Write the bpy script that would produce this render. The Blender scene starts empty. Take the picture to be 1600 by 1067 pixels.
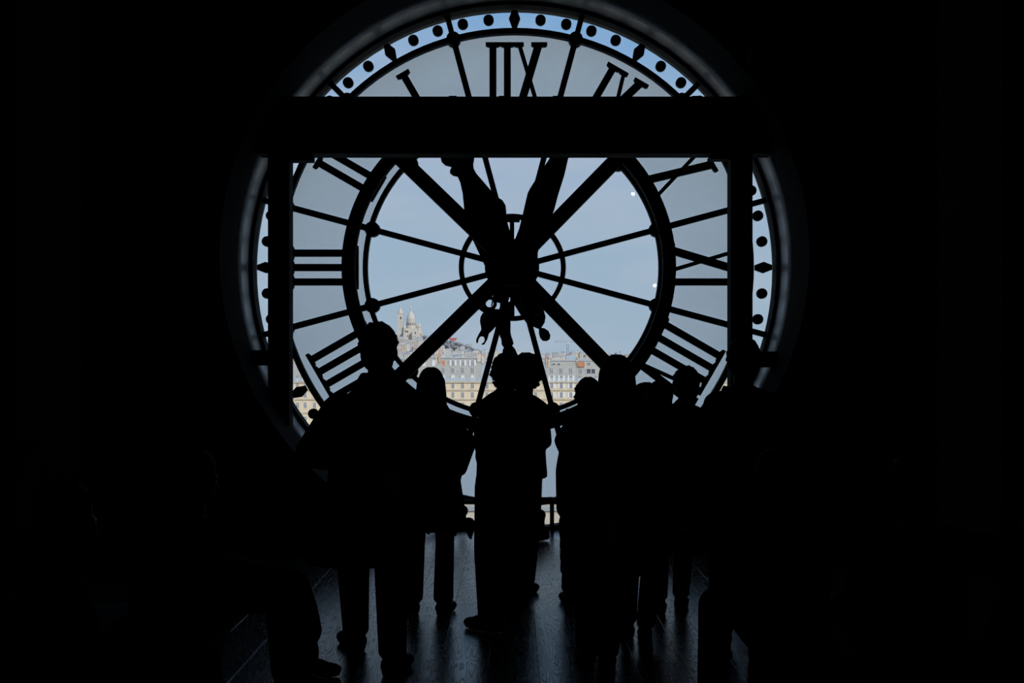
import bpy, bmesh, math, random
from mathutils import Vector, Matrix
R = math.radians
scene = bpy.context.scene
COL = scene.collection

# ------------------------------------------------------------------ camera, sky, sun, exposure
FPX, VX, VY, EYE = 2000.0, 805.0, 568.0, 1.6          # focal length in px, perpendicular foot, horizon, eye height
cd = bpy.data.cameras.new('camera'); cam = bpy.data.objects.new('camera', cd); COL.objects.link(cam)
cd.sensor_width = 36.0; cd.lens = FPX / 1600.0 * 36.0
cam.location = (0, 0, EYE); cam.rotation_euler = (R(90), 0, 0)
cd.shift_x = -(VX - 800.0) / 1600.0; cd.shift_y = (VY - 533.5) / 1600.0
cd.clip_start = 0.05; cd.clip_end = 9000.0
scene.camera = cam

vs = scene.view_settings
vs.view_transform = 'Standard'; vs.look = 'None'; vs.gamma = 1.0; vs.use_curve_mapping = False; vs.exposure = 0.0

def make_world():
    w = bpy.data.worlds.new('sky'); scene.world = w; w.use_nodes = True
    nt = w.node_tree; N = nt.nodes; L = nt.links; N.clear()
    out = N.new('ShaderNodeOutputWorld'); bg = N.new('ShaderNodeBackground')
    tc = N.new('ShaderNodeTexCoord'); sep = N.new('ShaderNodeSeparateXYZ')
    L.new(tc.outputs['Generated'], sep.inputs[0])
    ramp = N.new('ShaderNodeValToRGB'); cr = ramp.color_ramp; cr.interpolation = 'EASE'
    stops = [(0.0, (.350, .470, .585)), (.09, (.345, .470, .605)), (.165, (.365, .475, .625)), (.26, (.205, .400, .670)), (.6, (.21, .39, .66)), (1.0, (.20, .37, .64))]
    cr.elements[0].position = 0; cr.elements[0].color = (*stops[0][1], 1)
    cr.elements[1].position = 1; cr.elements[1].color = (*stops[-1][1], 1)
    for p, c in stops[1:-1]:
        e = cr.elements.new(p); e.color = (*c, 1)
    L.new(sep.outputs['Z'], ramp.inputs[0])
    mp = N.new('ShaderNodeMapping'); mp.inputs['Scale'].default_value = (5, 5, 17)
    L.new(tc.outputs['Generated'], mp.inputs[0])
    ns = N.new('ShaderNodeTexNoise'); ns.inputs['Scale'].default_value = 1.2; ns.inputs['Detail'].default_value = 5; ns.inputs['Roughness'].default_value = .5
    L.new(mp.outputs[0], ns.inputs['Vector'])
    r2 = N.new('ShaderNodeMapRange'); r2.inputs[1].default_value = .46; r2.inputs[2].default_value = .72; r2.inputs[3].default_value = 0; r2.inputs[4].default_value = .55
    L.new(ns.outputs[0], r2.inputs[0])
    mix = N.new('ShaderNodeMix'); mix.data_type = 'RGBA'
    L.new(r2.outputs[0], mix.inputs[0]); L.new(ramp.outputs[0], mix.inputs[6]); mix.inputs[7].default_value = (.47, .53, .63, 1)
    L.new(mix.outputs[2], bg.inputs[0]); bg.inputs[1].default_value = 1.0
    L.new(bg.outputs[0], out.inputs[0])
make_world()

sd = bpy.data.lights.new('sun', 'SUN'); sd.energy = 2.7; sd.angle = R(.6); sd.color = (1, .93, .82)
sun = bpy.data.objects.new('sun', sd); COL.objects.link(sun)
sun.rotation_euler = Vector((-.50, .72, -.52)).to_track_quat('-Z', 'Y').to_euler()

# ------------------------------------------------------------------ helpers
def P(px, py, Y):
    return Vector(((px - VX) / FPX * Y, Y, EYE - (py - VY) / FPX * Y))
def PX(px, Y): return (px - VX) / FPX * Y
def PZ(py, Y): return EYE - (py - VY) / FPX * Y
def PYF(py): return FPX * EYE / (py - VY)              # depth of a floor point seen at image row py

def mat(name, col, rough=.7, spec=.3, var=.25, scale=6.0, metal=0.0, bump=0.0, bscale=40.0, coat=0.0):
    m = bpy.data.materials.new(name); m.use_nodes = True
    nt = m.node_tree; b = nt.nodes['Principled BSDF']
    b.inputs['Roughness'].default_value = rough; b.inputs['Metallic'].default_value = metal
    b.inputs['Specular IOR Level'].default_value = spec; b.inputs['Coat Weight'].default_value = coat
    tc = nt.nodes.new('ShaderNodeTexCoord')
    ns = nt.nodes.new('ShaderNodeTexNoise'); ns.inputs['Scale'].default_value = scale; ns.inputs['Detail'].default_value = 4
    nt.links.new(tc.outputs['Object'], ns.inputs['Vector'])
    rp = nt.nodes.new('ShaderNodeValToRGB')
    rp.color_ramp.elements[0].position = .3; rp.color_ramp.elements[1].position = .7
    rp.color_ramp.elements[0].color = (*[c * (1 - var) for c in col], 1)
    rp.color_ramp.elements[1].color = (*[min(1, c * (1 + var)) for c in col], 1)
    nt.links.new(ns.outputs[0], rp.inputs[0]); nt.links.new(rp.outputs[0], b.inputs['Base Color'])
    if bump:
        n2 = nt.nodes.new('ShaderNodeTexNoise'); n2.inputs['Scale'].default_value = bscale; n2.inputs['Detail'].default_value = 3
        nt.links.new(tc.outputs['Object'], n2.inputs['Vector'])
        bp = nt.nodes.new('ShaderNodeBump'); bp.inputs['Strength'].default_value = bump; bp.inputs['Distance'].default_value = .01
        nt.links.new(n2.outputs[0], bp.inputs['Height']); nt.links.new(bp.outputs[0], b.inputs['Normal'])
    return m

class MB:
    """collects vertices and faces, in world coordinates"""
    def __init__(s): s.v = []; s.f = []; s.m = []
    def add(s, vs, fs, mi=0):
        o = len(s.v); s.v += [tuple(v) for v in vs]
        for f in fs: s.f.append(tuple(i + o for i in f)); s.m.append(mi)
        return s
    def box(s, x0, x1, y0, y1, z0, z1, mi=0):
        return s.add([(x0, y0, z0), (x1, y0, z0), (x1, y1, z0), (x0, y1, z0), (x0, y0, z1), (x1, y0, z1), (x1, y1, z1), (x0, y1, z1)],
                     [(3, 2, 1, 0), (4, 5, 6, 7), (0, 1, 5, 4), (1, 2, 6, 5), (2, 3, 7, 6), (3, 0, 4, 7)], mi)
    def prism(s, pts, y0, y1, mi=0):
        """closed outline in the XZ plane, extruded from y0 to y1"""
        a = sum(pts[i][0] * pts[(i + 1) % len(pts)][1] - pts[(i + 1) % len(pts)][0] * pts[i][1] for i in range(len(pts)))
        if a < 0: pts = pts[::-1]
        n = len(pts)
        return s.add([(x, y0, z) for x, z in pts] + [(x, y1, z) for x, z in pts],
                     [tuple(range(n)), tuple(range(2 * n - 1, n - 1, -1))] + [((i + 1) % n, i, n + i, n + (i + 1) % n) for i in range(n)], mi)
    def ring(s, cx, cz, r0, r1, y0, y1, n=96, mi=0):
        vs = []; fs = []
        for i in range(n):
            a = 2 * math.pi * i / n; c, d = math.sin(a), math.cos(a)
            vs += [(cx + r0 * c, y0, cz + r0 * d), (cx + r1 * c, y0, cz + r1 * d), (cx + r1 * c, y1, cz + r1 * d), (cx + r0 * c, y1, cz + r0 * d)]
        for i in range(n):
            o, p = 4 * i, 4 * ((i + 1) % n)
            for k in range(4): fs.append((o + k, p + k, p + (k + 1) % 4, o + (k + 1) % 4))
        return s.add(vs, fs, mi)
    def arc(s, cx, cz, r0, r1, y0, y1, amax, n=110, mi=0):
        """part of a ring, open at the bottom between +amax and -amax"""
        rings = []
        for i in range(n + 1):
            a = -amax + 2 * amax * i / n; c, d = math.sin(a), math.cos(a)
            rings.append([(cx + r0 * c, y0, cz + r0 * d), (cx + r1 * c, y0, cz + r1 * d), (cx + r1 * c, y1, cz + r1 * d), (cx + r0 * c, y1, cz + r0 * d)])
        return s.loft(rings, mi)
    def disc(s, cx, cz, r, y0, y1, n=24, mi=0):
        return s.prism([(cx + r * math.cos(2 * math.pi * i / n), cz + r * math.sin(2 * math.pi * i / n)) for i in range(n)], y0, y1, mi)
    def bar(s, a, b, w, y0, y1, mi=0):
        """flat bar between two XZ points, width w, from depth y0 to y1"""
        a = Vector(a); b = Vector(b); d = (b - a).normalized(); q = Vector((-d.y, d.x)) * w / 2
        return s.prism([tuple(a + q), tuple(a - q), tuple(b - q), tuple(b + q)], y0, y1, mi)
    def loft(s, rings, mi=0):
        """rings: lists of the same number of points, closed with caps"""
        n = len(rings[0]); vs = [p for r in rings for p in r]; fs = []
        for i in range(len(rings) - 1):
            for k in range(n):
                fs.append((i * n + k, i * n + (k + 1) % n, (i + 1) * n + (k + 1) % n, (i + 1) * n + k))
        fs.append(tuple(range(n - 1, -1, -1))); fs.append(tuple(range((len(rings) - 1) * n, len(rings) * n)))
        return s.add(vs, fs, mi)
    def cap(s, a, b, ra, rb, n=12, mi=0):
        """tapered limb with round ends"""
        a = Vector(a); b = Vector(b); d = b - a
        if d.length < 1e-6: d = Vector((0, 0, 1e-4))
        d.normalize(); u = d.orthogonal().normalized(); w = d.cross(u); rings = []
        def ring(c, r): rings.append([c + (u * math.cos(2 * math.pi * k / n) + w * math.sin(2 * math.pi * k / n)) * r for k in range(n)])
        for t in (-88, -55, -25): ring(a + d * ra * math.sin(R(t)), ra * math.cos(R(t)))
        ring(a, ra); ring(b, rb)
        for t in (25, 55, 88): ring(b + d * rb * math.sin(R(t)), rb * math.cos(R(t)))
        return s.loft(rings, mi)
    def chain(s, pts, rad, n=12):
        for i in range(len(pts) - 1): s.cap(pts[i], pts[i + 1], rad[i], rad[i + 1], n)
        return s
    def ell(s, c, rx, ry, rz, M=None, n=16, m=10, mi=0):
        c = Vector(c); rings = []
        for j in range(1, m):
            t = -math.pi / 2 + math.pi * j / m; row = []
            for k in range(n):
                p = Vector((rx * math.cos(t) * math.cos(2 * math.pi * k / n), ry * math.cos(t) * math.sin(2 * math.pi * k / n), rz * math.sin(t)))
                row.append(c + (M @ p if M else p))
            rings.append(row)
        return s.loft(rings, mi)
    def lathe(s, cx, cy, prof, n=16, mi=0):
        return s.loft([[(cx + r * math.cos(2 * math.pi * k / n), cy + r * math.sin(2 * math.pi * k / n), z) for k in range(n)] for r, z in prof], mi)

def wloc(o):
    p = Vector((0, 0, 0))
    while o: p = p + o.location; o = o.parent
    return p
def link(name, data, parent=None):
    o = bpy.data.objects.new(name, data); COL.objects.link(o)
    if parent: o.parent = parent
    return o
def build(name, mb, mats, parent=None, smooth=False, at=None):
    """one mesh object from world-space geometry; vertices are stored relative to its place"""
    base = wloc(parent) if parent else Vector((0, 0, 0))
    loc = Vector(at) if at is not None else (Vector((0, 0, 0)) if parent is None else base)
    me = bpy.data.meshes.new(name)
    me.from_pydata([(v[0] - loc.x, v[1] - loc.y, v[2] - loc.z) for v in mb.v], [], mb.f)
    for m in (mats if isinstance(mats, (list, tuple)) else [mats]): me.materials.append(m)
    if max(mb.m, default=0) > 0: me.polygons.foreach_set('material_index', mb.m)
    if smooth: me.polygons.foreach_set('use_smooth', [True] * len(me.polygons))
    me.update()
    o = link(name, me, parent); o.location = loc - base
    return o
def tag(o, label=None, cat=None, group=None, kind=None):
    if label: o['label'] = label
    if cat: o['category'] = cat
    if group: o['group'] = group
    if kind: o['kind'] = kind
    return o
def thing(name, label, cat, loc, group=None):
    return tag_loc(tag(link(name, None), label, cat, group), loc)
def tag_loc(o, loc): o.location = loc; o.empty_display_size = .1; return o
def struct(name, mb, m, label, parent=None, smooth=False):
    o = build(name, mb, m, parent, smooth); tag(o, label, None, None, 'structure'); return o
def remesh(name, mb, m, parent, voxel=.012, smooth=2, at=None):
    """one continuous skin over overlapping volumes"""
    tmp = build(name + '_raw', mb, m, None)
    md = tmp.modifiers.new('r', 'REMESH'); md.mode = 'VOXEL'; md.voxel_size = voxel; md.use_smooth_shade = True
    if smooth:
        sm = tmp.modifiers.new('s', 'SMOOTH'); sm.factor = .5; sm.iterations = smooth
    dg = bpy.context.evaluated_depsgraph_get()
    me = bpy.data.meshes.new_from_object(tmp.evaluated_get(dg)); me.name = name
    old = tmp.data; bpy.data.objects.remove(tmp); bpy.data.meshes.remove(old)
    base = wloc(parent) if parent else Vector((0, 0, 0)); loc = Vector(at) if at is not None else base
    me.transform(Matrix.Translation(-loc))
    me.materials.clear(); me.materials.append(m)
    o = link(name, me, parent); o.location = loc - base
    return o

# ------------------------------------------------------------------ materials of the room
M = {}
M['wall'] = mat('dark_wall_paint', (.030, .034, .032), .75, .2, .2, 2.0)
M['reveal'] = mat('dark_satin_lining', (.16, .17, .185), .36, .5, .35, 2.5)
M['plaster'] = mat('pilaster_plaster', (.55, .60, .50), .8, .2, .15, 2.0)
M['step'] = mat('matt_dark_step', (.010, .011, .012), .9, .05, .2, 2.0)
M['ceiling'] = mat('dark_ceiling', (.03, .03, .03), .9, .1)
M['iron'] = mat('black_iron', (.006, .007, .008), .8, .08, .3, 12.0)
M['steel'] = mat('painted_steel', (.005, .0055, .006), .8, .06, .3, 8.0)
M['rubber'] = mat('dark_rubber', (.012, .012, .012), .8, .15)

def wood_mat():
    m = bpy.data.materials.new('dark_oak_plank'); m.use_nodes = True
    nt = m.node_tree; N = nt.nodes; L = nt.links; b = N['Principled BSDF']
    tc = N.new('ShaderNodeTexCoord'); oi = N.new('ShaderNodeObjectInfo')
    ad = N.new('ShaderNodeVectorMath'); ad.operation = 'MULTIPLY_ADD'
    L.new(oi.outputs['Random'], ad.inputs[0]); ad.inputs[1].default_value = (13, 31, 7); L.new(tc.outputs['Object'], ad.inputs[2])
    mp = N.new('ShaderNodeMapping'); mp.inputs['Scale'].default_value = (11, 1.1, 1); L.new(ad.outputs[0], mp.inputs[0])
    ns = N.new('ShaderNodeTexNoise'); ns.inputs['Scale'].default_value = .9; ns.inputs['Detail'].default_value = 2.5; ns.inputs['Roughness'].default_value = .45
    L.new(mp.outputs[0], ns.inputs['Vector'])
    mu = N.new('ShaderNodeMath'); mu.operation = 'MULTIPLY'; mu.inputs[1].default_value = 120; L.new(ns.outputs[0], mu.inputs[0])
    sn = N.new('ShaderNodeMath'); sn.operation = 'SINE'; L.new(mu.outputs[0], sn.inputs[0])
    rg = N.new('ShaderNodeMapRange'); rg.inputs[1].default_value = -.2; rg.inputs[2].default_value = -1.0; rg.inputs[3].default_value = 0; rg.inputs[4].default_value = 1
    L.new(sn.outputs[0], rg.inputs[0])
    fb = N.new('ShaderNodeTexNoise'); fb.inputs['Scale'].default_value = 60; fb.inputs['Detail'].default_value = 3
    mp2 = N.new('ShaderNodeMapping'); mp2.inputs['Scale'].default_value = (4, .25, 1); L.new(ad.outputs[0], mp2.inputs[0]); L.new(mp2.outputs[0], fb.inputs['Vector'])
    mx = N.new('ShaderNodeMix'); mx.data_type = 'RGBA'; mx.inputs[6].default_value = (.040, .042, .044, 1); mx.inputs[7].default_value = (.026, .027, .028, 1)
    L.new(rg.outputs[0], mx.inputs[0]); L.new(mx.outputs[2], b.inputs['Base Color'])
    rr = N.new('ShaderNodeMapRange'); rr.inputs[3].default_value = .19; rr.inputs[4].default_value = .31
    L.new(rg.outputs[0], rr.inputs[0]); L.new(rr.outputs[0], b.inputs['Roughness'])
    b.inputs['Specular IOR Level'].default_value = .62
    hs = N.new('ShaderNodeMath'); hs.operation = 'MULTIPLY_ADD'; hs.inputs[1].default_value = -.22; L.new(rg.outputs[0], hs.inputs[0]); L.new(fb.outputs[0], hs.inputs[2])
    bp = N.new('ShaderNodeBump'); bp.inputs['Strength'].default_value = .24; bp.inputs['Distance'].default_value = .002
    L.new(hs.outputs[0], bp.inputs['Height']); L.new(bp.outputs[0], b.inputs['Normal'])
    return m
M['wood'] = wood_mat()

def glass_mat(name, frosted):
    m = bpy.data.materials.new(name); m.use_nodes = True
    nt = m.node_tree; N = nt.nodes; L = nt.links; N.clear()
    out = N.new('ShaderNodeOutputMaterial'); gl = N.new('ShaderNodeBsdfGlossy'); gl.inputs['Roughness'].default_value = .0 if not frosted else .12
    mx = N.new('ShaderNodeMixShader'); mx.inputs[0].default_value = .045
    if frosted:
        tr = N.new('ShaderNodeBsdfTranslucent')
        tc = N.new('ShaderNodeTexCoord'); ns = N.new('ShaderNodeTexNoise'); ns.inputs['Scale'].default_value = 1.1; ns.inputs['Detail'].default_value = 3
        L.new(tc.outputs['Object'], ns.inputs['Vector'])
        rp = N.new('ShaderNodeValToRGB'); rp.color_ramp.elements[0].position = .35; rp.color_ramp.elements[1].position = .7
        rp.color_ramp.elements[0].color = (.90, .90, .86, 1); rp.color_ramp.elements[1].color = (.95, .95, .91, 1)
        L.new(ns.outputs[0], rp.inputs[0]); L.new(rp.outputs[0], tr.inputs[0])
    else:
        tr = N.new('ShaderNodeBsdfTransparent'); tr.inputs[0].default_value = (.985, .99, .99, 1)
    L.new(tr.outputs[0], mx.inputs[1]); L.new(gl.outputs[0], mx.inputs[2]); L.new(mx.outputs[0], out.inputs[0])
    return m
M['glass'] = glass_mat('clear_glass', False)
M['frost'] = glass_mat('frosted_milk_glass', True)
def clear_mat():
    m = bpy.data.materials.new('glass_inner_face'); m.use_nodes = True
    N = m.node_tree.nodes; N.clear(); out = N.new('ShaderNodeOutputMaterial'); t = N.new('ShaderNodeBsdfTransparent')
    m.node_tree.links.new(t.outputs[0], out.inputs[0]); return m
M['clear'] = clear_mat()

# ------------------------------------------------------------------ the room shell
GY = 12.45                                     # depth of the clock glass
S = GY / FPX                                   # metres per pixel at the glass
CX, CZ = PX(804, GY), PZ(418, GY)
RO = 2.575                                     # radius of the round opening
WN = 11.05                                     # room face of the clock wall
X0, X1, ZC, YB = -5.6, 5.6, 6.6, -3.2

JX = 1.27                                      # half width of the level sill at the foot of the opening
AJ = math.pi - math.asin(JX / RO)
def wall_front():
    mb = MB(); x0, x1, z0, z1 = X0 - .3, X1 + .3, -.4, ZC + .3
    angs = [2 * math.pi * i / 120 for i in range(120)]
    angs += [AJ, 2 * math.pi - AJ, math.atan2(JX, -CZ - .39) % (2 * math.pi), math.atan2(-JX, -CZ - .39) % (2 * math.pi)]
    angs += [math.atan2(x - CX, z - CZ) % (2 * math.pi) for x in (x0, x1) for z in (z0, z1)]
    angs = sorted(angs); n = len(angs); vs = []
    for a in angs:
        s, c = math.sin(a), math.cos(a); t = []
        if s > 1e-9: t.append((x1 - CX) / s)
        if s < -1e-9: t.append((x0 - CX) / s)
        if c > 1e-9: t.append((z1 - CZ) / c)
        if c < -1e-9: t.append((z0 - CZ) / c)
        t = min(t); ti = RO if min(a, 2 * math.pi - a) <= AJ + 1e-6 else min(JX / max(abs(s), 1e-6), (CZ + .39) / max(-c, 1e-6)); i = (CX + ti * s, CZ + ti * c); o = (CX + t * s, CZ + t * c)
        vs += [(i[0], WN, i[1]), (o[0], WN, o[1]), (o[0], GY + .35, o[1]), (i[0], GY + .35, i[1])]
    fs = []
    for k in range(n):
        o, p = 4 * k, 4 * ((k + 1) % n)
        for j in range(4): fs.append((o + j, p + j, p + (j + 1) % 4, o + (j + 1) % 4))
    mb.add(vs, fs)
    return struct('wall_front', mb, M['wall'], 'dark wall with the big round clock opening')
wf = wall_front()
lin = MB().arc(CX, CZ, RO - .02, RO + .05, 11.66, GY - .12, AJ)
build('opening_lining', lin, M['reveal'], wf, True)
build('lining_step', MB().arc(CX, CZ, RO - .035, RO + .05, WN - .03, 11.66, AJ), M['step'], wf)

fl = struct('floor', MB().box(X0 - .3, X1 + .3, YB - .3, GY - .14, -.12, -.021), M['rubber'], 'dark wooden plank floor reflecting the clock')
PWD, PLN = .26, 2.9
pm = MB(); e = .0015
hx, hy = PWD / 2 - .0005, PLN / 2 - .0005
pm.add([(-hx, -hy, -.02), (hx, -hy, -.02), (hx, hy, -.02), (-hx, hy, -.02), (-hx, -hy, -e), (hx, -hy, -e), (hx, hy, -e), (-hx, hy, -e),
        (-hx + e, -hy + e, 0), (hx - e, -hy + e, 0), (hx - e, hy - e, 0), (-hx + e, hy - e, 0)],
       [(3, 2, 1, 0), (0, 1, 5, 4), (1, 2, 6, 5), (2, 3, 7, 6), (3, 0, 4, 7), (4, 5, 9, 8), (5, 6, 10, 9), (6, 7, 11, 10), (7, 4, 8, 11), (8, 9, 10, 11)])
pme = None; rnd = random.Random(4)
for c in range(43):
    off = rnd.uniform(0, PLN); y = GY - .15 - PLN / 2 + (0 if c % 2 else -0) ; y = GY - .15
    first = True
    while y > YB:
        L_ = off if first and off > .5 else PLN
        first = False
        yc = y - L_ / 2
        if pme is None: o = build('plank', pm, M['wood'], fl); pme = o.data
        else: o = link('plank', pme, fl)
        o.location = (X0 + PWD * (c + .5), yc, 0); o.scale = (1, (L_) / PLN, 1)
        y -= L_
struct('ceiling', MB().box(X0 - .3, X1 + .3, YB - .3, GY + .3, ZC, ZC + .25), M['ceiling'], 'dark ceiling of the clock room')
struct('wall_left', MB().box(X0 - .3, X0, YB - .3, GY + .3, -.12, ZC + .1), M['wall'], 'dark left wall of the clock room')
struct('wall_right', MB().box(X1, X1 + .3, YB - .3, GY + .3, -.12, ZC + .1), M['wall'], 'dark right wall of the clock room')
struct('wall_back', MB().box(X0 - .3, X1 + .3, YB - .3, YB, -.12, ZC + .1), M['wall'], 'dark back wall of the clock room')
for n_, (a, b) in enumerate(((25, 122), (1465, 1566))):
    y = WN - .16; mb = MB().box(PX(a, y), PX(b, y), y, WN, 0, ZC)
    t = struct('trim_%d' % (n_ + 1), mb, M['plaster'], 'pale plaster pilaster at the %s edge of the clock wall' % ('left', 'right')[n_])
    build('plinth', MB().box(PX(a, y) - .03, PX(b, y) + .03, y - .03, WN, 0, .16), M['wall'], t)

# slanting roof ties in the two upper corners
for n_, (a, b) in enumerate((((345, -25), (402, 82)), ((1262, -25), (1190, 82)))):
    y = WN - .22; p, q = P(*a, y), P(*b, y)
    t = thing('roof_tie', 'dim slanting steel tie in the upper %s corner of the wall' % ('left', 'right')[n_], 'steel tie', (q.x, y, q.z), 'slanting roof ties')
    d = (q - p).normalized(); nrm = Vector((-d.z, 0, d.x)) * .045
    for s in (-1, 1): build('flange', MB().bar(((p + nrm * s).x, (p + nrm * s).z), ((q + nrm * s).x, (q + nrm * s).z), .02, y - .05, y + .05), M['steel'], t)
    build('web', MB().bar((p.x, p.z), (q.x, q.z), .07, y - .01, y + .01), M['steel'], t)
    build('wall_plate', MB().box(q.x - .1, q.x + .1, y - .08, WN, q.z - .09, q.z + .06), M['steel'], t)

# ------------------------------------------------------------------ the glass clock
clock = thing('station_clock', 'huge round glass station clock with black iron numerals seen from behind', 'clock', (CX, GY, CZ))
def pol(r, a): return (CX + r * S * math.sin(a), CZ + r * S * math.cos(a))
I0, I1 = GY - .04, GY + .05
build('outer_rim', MB().ring(CX, CZ, 405.5 * S, RO + .03, GY - .12, GY + .058, 128), M['iron'], clock)
build('minute_ring', MB().ring(CX, CZ, 364.5 * S, 373 * S, I0, I1, 128), M['iron'], clock)
build('inner_ring', MB().ring(CX - 2.2 * S, CZ, 227.5 * S, 234.5 * S, I0, I1, 128), M['iron'], clock)
build('hub_ring', MB().ring(CX - 3.5 * S, CZ, 76 * S, 83.5 * S, I0, I1, 72), M['iron'], clock)
for k in range(12):
    a = R(15 + 30 * k)
    s = build('spoke', MB().bar(pol(20, a), pol(230, a), 8.6 * S, I0 + .01, I1 - .01).bar(pol(232, a), pol(368, a), 9.2 * S, I0 + .01, I1 - .01).bar(pol(368, a), pol(409, a), 8.4 * S, I0 + .01, I1 - .01), M['iron'], clock)
    for r, w in ((229.5, 11.6), (368, 10.8)):
        p = pol(r, a); build('boss', MB().disc(p[0], p[1], w * S, I0 - .03, I1 + .01, 20).disc(p[0], p[1], w * .45 * S, I0 - .05, I0 - .02, 6), M['iron'], s)
for k in range(60):
    a = R(6 * k)
    if k % 5:
        p = pol(388.5, a); build('minute_dot', MB().disc(p[0], p[1], 8.1 * S, GY - .025, GY + .03, 24), M['iron'], clock)
    else:
        pts = []
        for u, v in ((-3.9, -13), (3.9, -13), (8.8, 0), (3.9, 13), (-3.9, 13), (-8.8, 0)):
            q = pol(388.5 + v, a); pts.append((q[0] + u * S * math.cos(a), q[1] - u * S * math.sin(a)))
        build('hour_lozenge', MB().prism(pts, GY - .025, GY + .03), M['iron'], clock)
V0, V1 = 244.0, 351.0
def numeral(n, txt):
    a = R(-30 * n); mb = MB(); adv = {'I': 22.5, 'V': 36, 'X': 45}
    tot = sum(adv[c] for c in txt); u = -tot / 2
    def W(u_, v_):
        q = pol(v_, a); return (q[0] - u_ * S * math.cos(a), q[1] + u_ * S * math.sin(a))
    def stroke(ua, va, ub, vb, w): mb.prism([W(ua - w / 2, va), W(ua + w / 2, va), W(ub + w / 2, vb), W(ub - w / 2, vb)], GY - .03, GY + .035)
    def serif(uc, w, top):
        v = V1 if top else V0; d = -1 if top else 1
        mb.prism([W(uc - w / 2, v), W(uc + w / 2, v), W(uc + w / 2, v + 4.6 * d), W(uc + w / 2 - 3.5, v + 6.4 * d), W(uc - w / 2 + 3.5, v + 6.4 * d), W(uc - w / 2, v + 4.6 * d)], GY - .031, GY + .036)
    for c in txt:
        m_ = u + adv[c] / 2
        if c == 'I':
            stroke(m_, V0, m_, V1, 10.8); serif(m_, 22.6, True); serif(m_, 22.6, False)
        elif c == 'V':
            stroke(m_ - 12, V1, m_ + 1, V0, 11.5); stroke(m_ + 13, V1, m_ + 2, V0, 6); serif(m_ - 12, 24, True); serif(m_ + 13, 15, True)
        else:
            stroke(m_ - 16, V1, m_ + 16, V0, 12.5); stroke(m_ + 16, V1, m_ - 16, V0, 6.2)
            serif(m_ - 16, 25, True); serif(m_ + 16, 16, True); serif(m_ + 16, 25, False); serif(m_ - 16, 16, False)
        u += adv[c]
    build('numeral', mb, M['iron'], clock)
for n_, t_ in enumerate(('I', 'II', 'III', 'IIII', 'V', 'VI', 'VII', 'VIII', 'IX', 'X', 'XI', 'XII')): numeral(n_ + 1, t_)
def pane(name, r0, r1, a0, a1, m, n=10):
    vs = []; k = n + 1
    for y in (GY + .050, GY + .058):
        for r in (r0, r1): vs += [(pol(r, a0 + (a1 - a0) * i / n)[0], y, pol(r, a0 + (a1 - a0) * i / n)[1]) for i in range(k)]
    fs = []; ms = []
    mb = MB(); mb.v = vs
    for i in range(n):
        mb.f.append((i, k + i, k + i + 1, i + 1)); mb.m.append(0)
        mb.f.append((2 * k + i, 2 * k + i + 1, 3 * k + i + 1, 3 * k + i)); mb.m.append(1)
    o = build(name, mb, [m, M['clear']], clock)
    return o
for k in range(12):
    a0, a1 = R(15 + 30 * k), R(45 + 30 * k)
    pane('clear_pane', 7, 230, a0, a1, M['glass'])
    f_ = pane('frosted_pane', 232, 367, a0, a1, M['frost']); f_['label'] = 'milky frosted glass behind the numerals'
    pane('rim_pane', 370, 407, a0, a1, M['glass'])
def outline(pts, Y): return [(PX(x, Y), PZ(y, Y)) for x, y in pts]
HY = GY + .26
build('minute_hand', MB().prism(outline([(762, 425), (728, 352), (725, 324), (723, 303), (719, 285), (715, 276), (708, 274.5), (703.5, 271), (703, 267), (706, 261), (696, 258.5), (690, 253), (688.5, 246), (691, 238), (694, 220), (694, 195), (700, 172), (712, 195), (722, 218), (735, 236), (741, 248), (739.5, 256), (740, 263), (744, 271), (763, 293), (774, 306), (785, 313), (790, 321), (791, 330), (792, 345), (800, 372), (815, 400), (825, 440), (838, 470), (850, 486), (852.5, 495), (851, 504), (846, 512), (851, 513), (857, 517), (860, 524), (859, 530), (854, 533), (848, 532.5), (844, 528), (842, 521), (842, 514), (832, 510), (822, 504), (812, 490), (795, 462)], HY), HY - .02, HY + .02), M['iron'], clock)
HY2 = GY + .19
build('hour_hand', MB().prism(outline([(780, 425), (800, 385), (811, 358), (817, 334), (822, 312), (824.5, 302), (828, 295), (845, 268), (856, 252), (863, 240), (873, 222), (880, 200), (888, 184), (896, 205), (898, 225), (894, 242), (888, 247), (882, 273), (872, 305), (866, 328), (848, 372), (830, 425), (812, 448), (798, 452), (790, 470), (786, 484), (784, 494), (775, 510), (768, 517.5), (764, 521), (761.5, 530), (757, 538), (753.5, 539), (752.5, 537.5), (756.5, 534), (757.5, 530), (756, 526.5), (753.5, 525.5), (750.5, 526), (748, 529.5), (746.5, 536), (744.5, 536), (744, 531), (747, 524), (752, 515), (751.5, 510), (750, 503), (750.5, 496), (754, 489.5), (760, 485.5), (770, 482.5), (780, 483), (784, 470), (786, 452), (776, 440)], HY2), HY2 - .02, HY2 + .02), M['iron'], clock)

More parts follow.
